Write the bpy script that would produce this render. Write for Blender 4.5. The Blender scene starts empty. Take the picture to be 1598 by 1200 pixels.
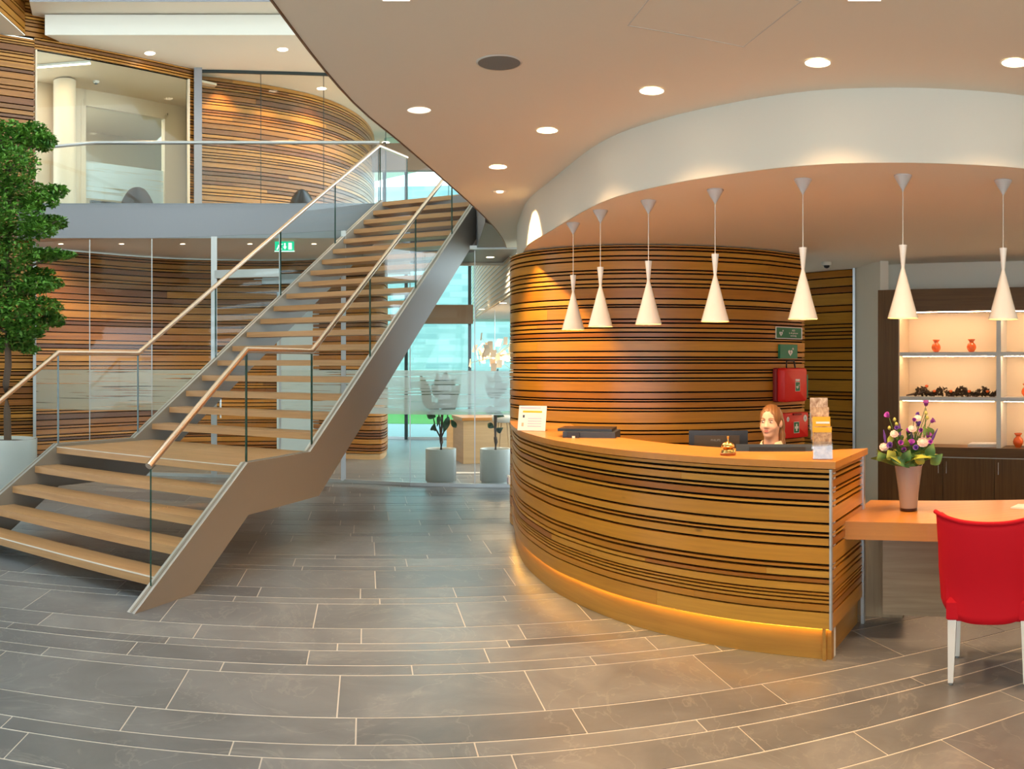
import bpy, math, random
import numpy as np
from mathutils import Vector, Matrix
random.seed(7)
sc = bpy.context.scene
COL = sc.collection

# ------------------------------------------------------------------ camera
EYE = 1.70            # eye height in metres
F = 1400.0            # pixels per radian of the cylindrical panorama (1598 x 1200)
HX, HY = 799.0, 569.0 # principal column and horizon row
cd = bpy.data.cameras.new('camera')
cam = bpy.data.objects.new('camera', cd); COL.objects.link(cam)
cam.location = (0, 0, EYE); cam.rotation_euler = (math.pi/2, 0, 0)
cd.type = 'PANO'; cd.panorama_type = 'CENTRAL_CYLINDRICAL'
cd.central_cylindrical_range_u_min = -HX/F; cd.central_cylindrical_range_u_max = (1598-HX)/F
cd.central_cylindrical_range_v_min = -(1200-HY)/F; cd.central_cylindrical_range_v_max = HY/F
cd.central_cylindrical_radius = 1.0
cd.clip_start = 0.05; cd.clip_end = 300
sc.camera = cam
# ------------------------------------------------------------------ world, exposure
sc.view_settings.view_transform = 'Standard'; sc.view_settings.look = 'None'
sc.view_settings.gamma = 1.0; sc.view_settings.use_curve_mapping = False
sc.view_settings.exposure = 0.85
sc.cycles.use_denoising = True
sc.cycles.max_bounces = 5; sc.cycles.diffuse_bounces = 4; sc.cycles.glossy_bounces = 3; sc.cycles.transparent_max_bounces = 20
sc.cycles.adaptive_threshold = 0.03
sc.cycles.caustics_reflective = False; sc.cycles.caustics_refractive = False
sc.cycles.sample_clamp_indirect = 6.0
w = bpy.data.worlds.new('sky'); sc.world = w; w.use_nodes = True
wb = w.node_tree.nodes['Background']
wb.inputs[0].default_value = (0.74, 0.90, 1.0, 1); wb.inputs[1].default_value = 2.9

# ------------------------------------------------------------------ helpers
def az(px): return (px-HX)/F
def P(px, r):                       # bearing column + distance -> plan point
    a = az(px); return (r*math.sin(a), r*math.cos(a))
def zat(py, r): return EYE+(HY-py)*r/F
def FL(px, py, z=0.0):              # plan point of a point at height z
    return P(px, (EYE-z)*F/(py-HY))
def cr(pts, n):                     # Catmull-Rom resample to n+1 points evenly spaced
    p = [np.array(q, float) for q in pts]
    p = [2*p[0]-p[1]]+p+[2*p[-1]-p[-2]]
    out = []
    for i in range(1, len(p)-2):
        for k in range(20):
            t = k/20
            out.append(0.5*((2*p[i])+(-p[i-1]+p[i+1])*t+(2*p[i-1]-5*p[i]+4*p[i+1]-p[i+2])*t*t+(-p[i-1]+3*p[i]-3*p[i+1]+p[i+2])*t**3))
    out.append(p[-2]); out = np.array(out)
    s = np.r_[0, np.cumsum(np.linalg.norm(np.diff(out, axis=0), axis=1))]
    u = np.linspace(0, s[-1], n+1)
    return np.stack([np.interp(u, s, out[:, k]) for k in range(out.shape[1])], 1)
def nrm(path):                      # right-hand normals of a plan path (x along -> normal (ty,-tx))
    t = np.gradient(np.asarray(path, float), axis=0)
    t /= np.linalg.norm(t, axis=1)[:, None]+1e-12
    return np.stack([t[:, 1], -t[:, 0]], 1)
def off(path, d): return np.asarray(path)+nrm(path)*d

class MB:
    """collects faces; build() links them as one mesh object"""
    def __init__(s): s.v = []; s.f = []; s.uv = []; s.m = []; s.sm = []
    def add(s, vs, fs, uvs=None, mat=0, smooth=False):
        b = len(s.v); s.v += [tuple(map(float, q)) for q in vs]
        s.uv += [tuple(map(float, q)) for q in (uvs if uvs is not None else [(q[0]+q[1]*.37, q[2]) for q in vs])]
        for f in fs: s.f.append(tuple(b+i for i in f)); s.m.append(mat); s.sm.append(smooth)
        return s
    def box(s, c, d, rz=0, mat=0, M=None):
        x, y, z = [q/2 for q in d]
        co = [Vector((i*x, j*y, k*z)) for i in (-1, 1) for j in (-1, 1) for k in (-1, 1)]
        T = Matrix.Translation(c) @ (M if M is not None else Matrix.Rotation(rz, 4, 'Z'))
        L = max(d)
        ax = list(d).index(L)
        uv = [((q[ax]), sum(q[i] for i in range(3) if i != ax)) for q in co]
        return s.add([T @ q for q in co], [(0,1,3,2),(4,6,7,5),(0,4,5,1),(2,3,7,6),(0,2,6,4),(1,5,7,3)], uv, mat)
    def prism(s, poly, z0, z1, mat=0, side=None, top=True, bot=True):
        n = len(poly); side = mat if side is None else side
        lo = [(p[0], p[1], z0) for p in poly]; hi = [(p[0], p[1], z1) for p in poly]
        if bot: s.add(lo, [tuple(range(n))[::-1]], [(p[0], p[1]) for p in poly], mat)
        if top: s.add(hi, [tuple(range(n))], [(p[0], p[1]) for p in poly], mat)
        for i in range(n):
            j = (i+1) % n; L = math.dist(poly[i][:2], poly[j][:2])
            s.add([lo[i], lo[j], hi[j], hi[i]], [(0,1,2,3)], [(0,z0),(L,z0),(L,z1),(0,z1)], side)
        return s
    def strip(s, A, B, ua=None, va=0, vb=1, mat=0, smooth=True):
        n = len(A)
        if ua is None:
            ua = np.r_[0, np.cumsum([math.dist(A[i], A[i+1]) for i in range(n-1)])]
        s.add(list(A)+list(B), [(i, i+1, n+i+1, n+i) for i in range(n-1)], [(u, va) for u in ua]+[(u, vb) for u in ua], mat, smooth)
        return s
    def plank(s, path, z0, z1, th, mat=0, side=1):
        """board following a plan path; front face on the path, thickness away from normal*side"""
        p = np.asarray(path); q = off(p, -th*side)
        A = lambda a, z: [(x, y, z) for x, y in a]
        s.strip(A(p, z0), A(p, z1), None, z0, z1, mat)
        s.strip(A(p, z1), A(q, z1), None, z1, z1+th, mat)
        s.strip(A(q, z0), A(p, z0), None, z0-th, z0, mat)
        s.strip(A(q, z1), A(q, z0), None, z0, z1, mat)
        for e in (0, -1):
            s.add([(*p[e], z0), (*q[e], z0), (*q[e], z1), (*p[e], z1)], [(0,1,2,3)], [(0,z0),(th,z0),(th,z1),(0,z1)], mat)
        return s
    def tube(s, path, r, n=10, mat=0, cap=True, smooth=True):
        p = [Vector(q) for q in path]; m = len(p); rr = r if hasattr(r, '__len__') else [r]*m
        rings = []; up = Vector((0, 0, 1))
        for i in range(m):
            t = ((p[min(i+1, m-1)]-p[i]).normalized()+(p[i]-p[max(i-1, 0)]).normalized())
            t = t.normalized() if t.length > 1e-9 else Vector((0,0,1))
            a = t.cross(up)
            if a.length < 1e-3: a = t.cross(Vector((1, 0, 0)))
            a.normalize(); b = a.cross(t).normalized()
            k = 1.0
            if 0 < i < m-1:
                c = (p[i+1]-p[i]).normalized().dot(t); k = 1/max(c, .35)
            rings.append([p[i]+(a*math.cos(2*math.pi*j/n)*(k if abs(t.z) < .01 and False else 1)+b*math.sin(2*math.pi*j/n)*k)*rr[i] for j in range(n)])
        vs = [q for g in rings for q in g]; uvs = []
        L = 0
        for i in range(m):
            if i: L += (p[i]-p[i-1]).length
            uvs += [(L, j/n) for j in range(n)]
        fs = [(i*n+j, i*n+(j+1) % n, (i+1)*n+(j+1) % n, (i+1)*n+j) for i in range(m-1) for j in range(n)]
        s.add(vs, fs, uvs, mat, smooth)
        if cap:
            s.add(rings[0], [tuple(range(n))], None, mat); s.add(rings[-1], [tuple(range(n))[::-1]], None, mat)
        return s
    def lathe(s, prof, c=(0, 0, 0), n=24, mat=0, smooth=True, sx=1, sy=1):
        """profile of (radius, z); a repeated point makes a hard edge"""
        runs = [[prof[0]]]
        for a, b in zip(prof, prof[1:]):
            if a == b: runs.append([b])
            else: runs[-1].append(b)
        for run in runs:
            if len(run) < 2: continue
            vs = [(c[0]+r*sx*math.cos(2*math.pi*j/n), c[1]+r*sy*math.sin(2*math.pi*j/n), c[2]+z) for r, z in run for j in range(n)]
            fs = [(i*n+j, i*n+(j+1) % n, (i+1)*n+(j+1) % n, (i+1)*n+j) for i in range(len(run)-1) for j in range(n)]
            s.add(vs, fs, None, mat, smooth)
        return s
    def disc(s, c, r, n=24, mat=0, nz=1):
        return s.add([(c[0]+r*math.cos(2*math.pi*j/n), c[1]+r*math.sin(2*math.pi*j/n), c[2]) for j in range(n)], [tuple(range(n))], None, mat)
    def mesh(s, name, mats):
        me = bpy.data.meshes.new(name); me.from_pydata(s.v, [], s.f)
        for m in (mats if isinstance(mats, (list, tuple)) else [mats]): me.materials.append(m)
        me.polygons.foreach_set('material_index', s.m); me.polygons.foreach_set('use_smooth', s.sm)
        uvl = me.uv_layers.new(name='UVMap')
        li = np.zeros(len(me.loops), int); me.loops.foreach_get('vertex_index', li)
        uvl.data.foreach_set('uv', np.array(s.uv, np.float32)[li].ravel())
        me.update(); return me
    def build(s, name, mats, parent=None, **k):
        o = bpy.data.objects.new(name, s.mesh(name, mats)); COL.objects.link(o)
        if parent is not None: attach(o, parent)
        tag(o, **k); return o
def attach(o, parent):              # children are modelled in world (or prototype) coordinates
    o.parent = parent
    o.matrix_parent_inverse = Matrix.LocRotScale(parent.location, parent.rotation_euler, None).inverted() if parent.parent is None else Matrix.Identity(4)
def tag(o, label=None, cat=None, group=None, kind=None):
    if label: o['label'] = label
    if cat: o['category'] = cat
    if group: o['group'] = group
    if kind: o['kind'] = kind
    return o
def thing(name, label, cat, loc=(0, 0, 0), rz=0, group=None, kind=None):
    o = bpy.data.objects.new(name, None); COL.objects.link(o)
    o.empty_display_size = .1
    o.location = loc; o.rotation_euler = (0, 0, rz)
    return tag(o, label, cat, group, kind)
def copy_tree(o, parent=None):
    c = o.copy(); COL.objects.link(c); c.parent = parent
    if parent is not None: c.matrix_parent_inverse = o.matrix_parent_inverse.copy()
    for ch in list(o.children): copy_tree(ch, c)
    return c

# ------------------------------------------------------------------ materials
def mat(name, col=(.8,.8,.8), rough=.5, metal=0, spec=.5, emit=None, es=0, coat=0):
    m = bpy.data.materials.new(name); m.use_nodes = True
    b = m.node_tree.nodes['Principled BSDF']
    b.inputs['Base Color'].default_value = (*col, 1); b.inputs['Roughness'].default_value = rough
    b.inputs['Metallic'].default_value = metal; b.inputs['Specular IOR Level'].default_value = spec
    if coat: b.inputs['Coat Weight'].default_value = coat; b.inputs['Coat Roughness'].default_value = .15
    if emit: b.inputs['Emission Color'].default_value = (*emit, 1); b.inputs['Emission Strength'].default_value = es
    return m
class NT:
    def __init__(s, m): s.t = m.node_tree; s.b = s.t.nodes['Principled BSDF']
    def n(s, kind, **kw):
        x = s.t.nodes.new(kind)
        for k, v in kw.items():
            if k in x.inputs: x.inputs[k].default_value = v
            else: setattr(x, k, v)
        return x
    def l(s, a, b): s.t.links.new(a, b)
    def math(s, op, a, b=None, clamp=False):
        x = s.t.nodes.new('ShaderNodeMath'); x.operation = op; x.use_clamp = clamp
        for i, q in enumerate((a, b)):
            if q is None: continue
            if hasattr(q, 'is_linked'): s.l(q, x.inputs[i])
            else: x.inputs[i].default_value = q
        return x.outputs[0]
    def mix(s, fac, a, b, mode='MIX'):
        x = s.t.nodes.new('ShaderNodeMix'); x.data_type = 'RGBA'; x.blend_type = mode
        for i, q in ((0, fac), (6, a), (7, b)):
            if hasattr(q, 'is_linked'): s.l(q, x.inputs[i])
            else: x.inputs[i].default_value = q if i == 0 else (*q, 1)
        return x.outputs[2]
    def ramp(s, fac, stops):
        x = s.t.nodes.new('ShaderNodeValToRGB'); e = x.color_ramp.elements
        while len(e) < len(stops): e.new(.5)
        for k, (p, c) in enumerate(stops): e[k].position = p; e[k].color = (*c, 1)
        s.l(fac, x.inputs[0]); return x.outputs[0]
    def bump(s, h, strength=.2, dist=.01):
        x = s.n('ShaderNodeBump', Strength=strength, Distance=dist); s.l(h, x.inputs['Height']); s.l(x.outputs[0], s.b.inputs['Normal'])
def wood(name, tones, rough=.35, grain=.25, su=1.2, sv=26, coat=0, knots=True, bump=.08):
    """boards: tone picked per object, long grain along UV u, a few knots"""
    m = mat(name, tones[0], rough, coat=coat); t = NT(m)
    uv = t.n('ShaderNodeUVMap'); oi = t.n('ShaderNodeObjectInfo')
    sh = t.n('ShaderNodeVectorMath', operation='ADD'); t.l(uv.outputs[0], sh.inputs[0])
    rv = t.n('ShaderNodeCombineXYZ'); k = t.math('MULTIPLY', oi.outputs['Random'], 37.0); t.l(k, rv.inputs[0]); t.l(k, rv.inputs[1]); t.l(rv.outputs[0], sh.inputs[1])
    mp = t.n('ShaderNodeMapping'); mp.inputs['Scale'].default_value = (su, sv, 1); t.l(sh.outputs[0], mp.inputs[0])
    nz = t.n('ShaderNodeTexNoise', Scale=1.6, Detail=6.0, Roughness=.6, Distortion=.6); t.l(mp.outputs[0], nz.inputs['Vector'])
    mp2 = t.n('ShaderNodeMapping'); mp2.inputs['Scale'].default_value = (su*.6, sv*.28, 1); t.l(sh.outputs[0], mp2.inputs[0])
    nz2 = t.n('ShaderNodeTexNoise', Scale=1.0, Detail=3.0, Distortion=1.2); t.l(mp2.outputs[0], nz2.inputs['Vector'])
    tones = list(tones)*(2 if len(tones) == 1 else 1); n = len(tones); base = t.ramp(oi.outputs['Random'], [((i+.5)/n, c) for i, c in enumerate(tones)])
    dark = t.mix(1.0, base, (1-grain*1.6, 1-grain*2.0, 1-grain*2.2), 'MULTIPLY')
    lite = t.mix(1.0, base, (1+grain*.45,)*3, 'MULTIPLY')
    g = t.ramp(nz.outputs[0], [(.34, (0,0,0)), (.66, (1,1,1))])
    c1 = t.mix(g, dark, lite)
    g2 = t.ramp(nz2.outputs[0], [(.35, (0,0,0)), (.65, (1,1,1))])
    c2 = t.mix(t.math('MULTIPLY', g2, .3), c1, dark)
    if knots:
        vo = t.n('ShaderNodeTexVoronoi', Scale=1.0); mp3 = t.n('ShaderNodeMapping'); mp3.inputs['Scale'].default_value = (1.7, 5, 1)
        t.l(sh.outputs[0], mp3.inputs[0]); t.l(mp3.outputs[0], vo.inputs['Vector'])
        kf = t.ramp(vo.outputs['Distance'], [(.02, (1,1,1)), (.07, (0,0,0))])
        c2 = t.mix(t.math('MULTIPLY', kf, .75), c2, tuple(q*.22 for q in tones[0]))
    t.l(c2, t.b.inputs['Base Color']); t.bump(nz.outputs[0], bump, .004)
    return m
M = {}
M['slat'] = wood('oak_slat', [(.60,.265,.026),(.52,.19,.013),(.63,.31,.042),(.56,.23,.018),(.38,.125,.009),(.61,.285,.032)], .30, .09)
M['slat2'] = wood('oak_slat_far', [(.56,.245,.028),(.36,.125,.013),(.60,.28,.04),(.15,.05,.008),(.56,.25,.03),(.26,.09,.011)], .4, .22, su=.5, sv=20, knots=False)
M['top'] = wood('oak_top', [(.60,.255,.05)], .36, .10, su=.8, sv=16, coat=.15)
M['tread'] = wood('oak_tread', [(.58,.33,.15),(.61,.35,.165)], .38, .10, su=1, sv=14, knots=False)
M['desk_panel'] = wood('grey_oak', [(.42,.33,.21)], .5, .12, su=1, sv=20, knots=False)
M['plinth'] = wood('oak_plinth', [(.50,.25,.045)], .4, .1, su=.8, sv=14, knots=False)
M['dark_wood'] = wood('dark_walnut', [(.15,.075,.022),(.165,.082,.025)], .42, .2, su=.8, sv=24, knots=False)
M['pale_wood'] = wood('pale_wood', [(.66,.42,.2)], .5, .08, su=.8, sv=12, knots=False)
M['gap'] = mat('shadow_gap', (.008,.005,.004), .9, spec=.0)
M['white'] = mat('white_paint', (.82,.79,.70), .6)
M['ceil'] = mat('ceiling_paint', (.86,.80,.68), .8, spec=.2)
M['cream'] = mat('cream_paint', (.76,.61,.42), .6)
M['greywall'] = mat('grey_paint', (.66,.65,.60), .6)
M['warmgrey'] = mat('warm_grey_paint', (.82,.77,.66), .6)
M['fascia'] = mat('fascia_grey', (.30,.31,.335), .5)
M['steel'] = mat('painted_steel', (.30,.265,.222), .42, metal=.0)
M['steel_cap'] = mat('steel_cap', (.58,.575,.55), .35, metal=.3)
M['alu'] = mat('aluminium', (.55,.57,.57), .35, metal=.6)
M['rail'] = mat('brushed_bronze_rail', (.80,.62,.49), .27, metal=.9)
M['chrome'] = mat('chrome', (.8,.8,.8), .12, metal=1)
M['brass'] = mat('brass', (.86,.58,.2), .14, metal=1)
M['brass_in'] = mat('brass_inside', (.90,.62,.22), .3, metal=.9)
M['lamp_white'] = mat('lamp_enamel', (.84,.82,.77), .22, coat=.4)
M['canopy'] = mat('lamp_canopy', (.60,.59,.58), .4)
M['black'] = mat('black_plastic', (.016,.016,.019), .35)
M['black_blue'] = mat('dark_blue_plastic', (.03,.045,.065), .4)
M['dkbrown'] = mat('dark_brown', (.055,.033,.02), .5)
M['red'] = mat('red_fabric', (.62,.004,.014), .75, spec=.25)
M['red_box'] = mat('red_plastic', (.78,.014,.01), .4)
M['red_dark'] = mat('dark_red', (.25,.006,.008), .5)
M['green'] = mat('sign_green', (.0,.17,.075), .45)
M['green2'] = mat('emerald_plastic', (.0,.22,.12), .4)
M['print'] = mat('white_print', (.85,.86,.84), .6)
M['leg'] = mat('white_lacquer', (.80,.76,.69), .35)
M['pot'] = mat('glazed_pot', (.70,.73,.71), .25, coat=.4)
M['pot_in'] = mat('grey_pot', (.74,.76,.71), .25, coat=.3)
M['soil'] = mat('soil', (.05,.03,.02), .9)
M['bark'] = mat('bark', (.13,.085,.06), .85)
M['led'] = mat('led_strip', (1,.8,.5), .5, emit=(1,.50,.05), es=9)
M['led_shelf'] = mat('shelf_led', (1,.9,.8), .5, emit=(1,.66,.40), es=38)
M['lamp_on'] = mat('lit_lens', (1,.95,.85), .5, emit=(1,.80,.56), es=9)
M['lamp_dim'] = mat('dim_lens', (.9,.85,.8), .5, emit=(1,.80,.62), es=1.1)
M['bulb'] = mat('bulb', (1,.9,.7), .5, emit=(1,.75,.4), es=25)
M['speaker'] = mat('speaker_grille', (.20,.21,.21), .8)
M['exit'] = mat('exit_green', (.0,.4,.2), .4, emit=(.0,.5,.24), es=.7)
M['exit_w'] = mat('exit_white', (.9,.95,.9), .4, emit=(.85,1,.9), es=.7)
M['orange'] = mat('orange_glass', (.85,.13,.02), .18, coat=.5)
M['paper'] = mat('paper', (.82,.79,.77), .7)
M['lav'] = mat('lavender_print', (.55,.52,.66), .7)
M['amber'] = mat('amber_print', (.90,.45,.02), .6)
M['acryl'] = mat('acrylic', (.8,.8,.8), .1)
M['lawn'] = mat('lawn', (.09,.25,.04), .9)
M['patio'] = mat('patio', (.32,.36,.38), .7)
M['skin'] = mat('skin', (.70,.42,.31), .5)
M['hair'] = mat('dark_blond_hair', (.19,.085,.03), .45)
M['shirt'] = mat('cream_shirt', (.74,.68,.52), .8)
M['jacket'] = mat('dark_jacket', (.03,.035,.05), .8)
M['lips'] = mat('lips', (.50,.15,.13), .4)
M['eye'] = mat('eye', (.055,.05,.05), .2)
M['eye_w'] = mat('eye_white', (.75,.72,.70), .3)
M['vase'] = mat('taupe_vase', (.36,.295,.255), .22, coat=.6)
M['vase_foot'] = mat('vase_foot', (.03,.01,.012), .3)
M['door_blue'] = mat('pale_blue_door', (.55,.68,.76), .5)
M['brown_beam'] = mat('brown_beam', (.23,.135,.075), .6)
M['chair_brown'] = mat('brown_upholstery', (.045,.022,.015), .7)
M['pink_ceil'] = mat('pale_ceiling', (.78,.66,.55), .8)
M['mull'] = mat('black_mullion', (.02,.035,.035), .5)

def glass(name, tint=(.90,.97,.95), refl=1.0, base=.035):
    m = bpy.data.materials.new(name); m.use_nodes = True; t = m.node_tree
    for x in list(t.nodes):
        if x.type == 'BSDF_PRINCIPLED': t.nodes.remove(x)
    out = [x for x in t.nodes if x.type == 'OUTPUT_MATERIAL'][0]
    tr = t.nodes.new('ShaderNodeBsdfTransparent'); tr.inputs[0].default_value = (*tint, 1)
    gl = t.nodes.new('ShaderNodeBsdfGlossy'); gl.inputs['Roughness'].default_value = 0.0
    lw = t.nodes.new('ShaderNodeLayerWeight')
    pw = t.nodes.new('ShaderNodeMath'); pw.operation = 'POWER'; pw.inputs[1].default_value = 4; t.links.new(lw.outputs['Facing'], pw.inputs[0])
    lw.inputs[0].default_value = .5
    ml = t.nodes.new('ShaderNodeMath'); ml.operation = 'MULTIPLY_ADD'; ml.inputs[1].default_value = .55*refl; ml.inputs[2].default_value = base; t.links.new(pw.outputs[0], ml.inputs[0])
    mx = t.nodes.new('ShaderNodeMixShader'); t.links.new(ml.outputs[0], mx.inputs[0]); t.links.new(tr.outputs[0], mx.inputs[1]); t.links.new(gl.outputs[0], mx.inputs[2])
    t.links.new(mx.outputs[0], out.inputs[0]); return m
M['glass'] = glass('clear_glass', (.97,.99,.985), .6, .012)
M['glass_w'] = glass('window_glass', (.955,.985,.975), .6, .014)
M['glass_ext'] = glass('tinted_facade_glass', (.82,.975,.96), .5, .02)
M['glass_edge'] = mat('green_glass_edge', (.012,.06,.04), .15)
M['acryl'] = glass('acrylic', (.94,.94,.93), .8, .08)
def frost():
    m = mat('frosted_film', (.62,.70,.70), .6); t = NT(m)
    uv = t.n('ShaderNodeUVMap'); mp = t.n('ShaderNodeMapping'); mp.inputs['Scale'].default_value = (.8, 48, 1); t.l(uv.outputs[0], mp.inputs[0])
    nz = t.n('ShaderNodeTexNoise', Scale=1.0, Detail=2.0); t.l(mp.outputs[0], nz.inputs['Vector'])
    a = t.ramp(nz.outputs[0], [(.60, (1,1,1)), (.625, (.1,.1,.1))])
    tr = t.n('ShaderNodeBsdfTransparent'); tl = t.n('ShaderNodeBsdfTranslucent'); tl.inputs[0].default_value = (.68,.78,.78,1)
    df = t.n('ShaderNodeBsdfDiffuse'); df.inputs[0].default_value = (.60,.68,.69,1)
    m1 = t.n('ShaderNodeMixShader'); m1.inputs[0].default_value = .45; t.l(tl.outputs[0], m1.inputs[1]); t.l(df.outputs[0], m1.inputs[2])
    m2 = t.n('ShaderNodeMixShader'); t.l(t.math('MULTIPLY', a, .80), m2.inputs[0]); t.l(tr.outputs[0], m2.inputs[1]); t.l(m1.outputs[0], m2.inputs[2])
    out = [x for x in t.t.nodes if x.type == 'OUTPUT_MATERIAL'][0]; t.l(m2.outputs[0], out.inputs[0])
    t.t.nodes.remove(t.b); return m
M['frost'] = frost()
def slate():
    m = mat('slate', (.15,.155,.16), .42); t = NT(m)
    tc = t.n('ShaderNodeNewGeometry'); oi = t.n('ShaderNodeObjectInfo')
    nz = t.n('ShaderNodeTexNoise', Scale=2.2, Detail=8.0, Roughness=.62, Distortion=.8); t.l(tc.outputs['Position'], nz.inputs['Vector'])
    n2 = t.n('ShaderNodeTexNoise', Scale=14.0, Detail=5.0); t.l(tc.outputs['Position'], n2.inputs['Vector'])
    a = t.ramp(nz.outputs[0], [(.26, (.135,.146,.160)), (.55, (.205,.220,.236)), (.76, (.30,.312,.322))])
    b = t.mix(t.math('MULTIPLY', n2.outputs[0], .35), a, (.175,.188,.202))
    tint = t.ramp(oi.outputs['Random'], [(0, (.78,.78,.80)), (.5, (1,1,1)), (1, (1.2,1.18,1.15))])
    c = t.mix(1.0, b, tint, 'MULTIPLY'); t.l(c, t.b.inputs['Base Color'])
    n4 = t.n('ShaderNodeTexNoise', Scale=1.1, Detail=6.0, Roughness=.55, Distortion=2.4); t.l(tc.outputs['Position'], n4.inputs['Vector'])
    ve = t.ramp(t.math('ABSOLUTE', t.math('SUBTRACT', n4.outputs[0], .5)), [(.0, (1,1,1)), (.012, (0,0,0))])
    c = t.mix(t.math('MULTIPLY', ve, .35), c, (.36,.36,.35)); t.l(c, t.b.inputs['Base Color'])
    r = t.ramp(nz.outputs[0], [(.3, (.30,.30,.30)), (.7, (.36,.36,.36))]); t.l(r, t.b.inputs['Roughness'])
    # cleft edges: thin ridge lines
    n3 = t.n('ShaderNodeTexNoise', Scale=1.3, Detail=4.0, Distortion=1.6); t.l(tc.outputs['Position'], n3.inputs['Vector'])
    st = t.math('MULTIPLY', t.math('FLOOR', t.math('MULTIPLY', n3.outputs[0], 14.0)), .5)
    h = t.math('ADD', t.math('MULTIPLY', st, .35), n2.outputs[0]); t.bump(h, .13, .003)
    return m
M['slate'] = slate()
M['grout'] = mat('grout', (.66,.63,.58), .9)
def brickmat():
    m = mat('pale_brick', (.6,.65,.68), .9); t = NT(m)
    uv = t.n('ShaderNodeUVMap'); b = t.n('ShaderNodeTexBrick', Scale=1.0)
    b.inputs['Color1'].default_value = (.26,.37,.40,1); b.inputs['Color2'].default_value = (.52,.60,.61,1); b.inputs['Mortar'].default_value = (.38,.47,.49,1)
    b.inputs['Brick Width'].default_value = .9; b.inputs['Row Height'].default_value = .22; b.inputs['Mortar Size'].default_value = .02
    t.l(uv.outputs[0], b.inputs['Vector']); t.l(b.outputs[0], t.b.inputs['Base Color']); return m
M['brick'] = brickmat()
def leafmat(name, a, b):
    m = mat(name, a, .5); t = NT(m); g = t.n('ShaderNodeNewGeometry')
    nz = t.n('ShaderNodeTexNoise', Scale=9.0, Detail=2.0); t.l(g.outputs['Position'], nz.inputs['Vector'])
    c = t.ramp(nz.outputs[0], [(.35, a), (.65, b)]); t.l(c, t.b.inputs['Base Color'])
    t.b.inputs['Transmission Weight'].default_value = 0; return m
M['leaf'] = leafmat('ficus_leaf', (.04,.15,.015), (.18,.40,.05))
M['leaf_d'] = leafmat('dark_leaf', (.015,.06,.03), (.05,.13,.05))
M['leaf_b'] = leafmat('bouquet_leaf', (.03,.12,.03), (.16,.26,.04))
M['leaf_y'] = leafmat('lime_leaf', (.28,.32,.03), (.36,.38,.05))

def spot(name, loc, power, col=(1,.72,.45), angle=110, blend=.7, rad=.06, target=None):
    d = bpy.data.lights.new(name, 'SPOT'); d.energy = power; d.color = col; d.spot_size = math.radians(angle); d.spot_blend = blend; d.shadow_soft_size = rad
    o = bpy.data.objects.new(name, d); COL.objects.link(o); o.location = loc
    if target is not None: o.rotation_euler = (Vector(target)-Vector(loc)).to_track_quat('-Z', 'Y').to_euler()
    return o
def text_mesh(name, s, size, T, m, parent=None, align='CENTER', depth=.0005):
    c = bpy.data.curves.new(name, 'FONT'); c.body = s; c.size = size; c.align_x = align; c.align_y = 'CENTER'; c.extrude = depth; c.resolution_u = 3
    o = bpy.data.objects.new(name, c); COL.objects.link(o)
    bpy.context.view_layer.update()
    me = bpy.data.meshes.new_from_object(o.evaluated_get(bpy.context.evaluated_depsgraph_get()))
    bpy.data.objects.remove(o); me.materials.clear(); me.materials.append(m); me.transform(T)
    o = bpy.data.objects.new(name, me); COL.objects.link(o)
    if parent is not None: attach(o, parent)
    return o
def face_frame(origin, right, up=(0, 0, 1)):
    """matrix whose x = right, y = up, z = out of the surface"""
    x = Vector(right).normalized(); y = Vector(up); y = (y-x*y.dot(x)).normalized(); z = x.cross(y)
    m = Matrix((x, y, z)).transposed().to_4x4(); m.translation = Vector(origin); return m

# ================================================================== SETTING
Z1, ZC, ZR, ZU = 4.20, 3.29, 2.86, 6.90   # first floor, lobby ceiling, reception ceiling, upper ceiling
# ---- floor with slate tiles laid in rows of three widths
a0 = az(570); N0 = np.array([math.sin(a0), math.cos(a0)]); E0 = np.array([math.cos(a0), -math.sin(a0)])
def uv2xy(u, v): q = E0*u+N0*v; return float(q[0]), float(q[1])
floor = MB().prism([(-15,-7),(13,-7),(13,14.2),(-15,14.2)], -.12, -.0022).build('floor', M['grout'], label='grey slate tile floor of the lobby with pale joints', cat='floor', kind='structure')
rows = [.42,1.02,1.32,1.92,2.07,2.22,2.37,2.67,3.26,3.56,3.86,4.01,4.32,4.91,5.07,5.33,5.47,5.78,6.37,6.52]
J = {4.91:[78,350,642,920], 5.07:[215,483,755,1006], 5.33:[22,265,527,790,1060], 5.47:[83,315,564,808], 5.78:[80,278,496,712], 4.32:[295,531,818,1081,1330],
     4.01:[213,556,893,1188,1500], 3.86:[20,365,740,1086,1420], 3.56:[45,409,798,1151,1560], 3.26:[213,600,1008,1331]}
pat = [.29,.59,.15,.30,.15,.60,.30,.15,.45]; k = 0
while rows[-1] < 14.6: rows.append(rows[-1]+pat[k % len(pat)]); k += 1
rt = random.Random(3); tiles = []
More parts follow.
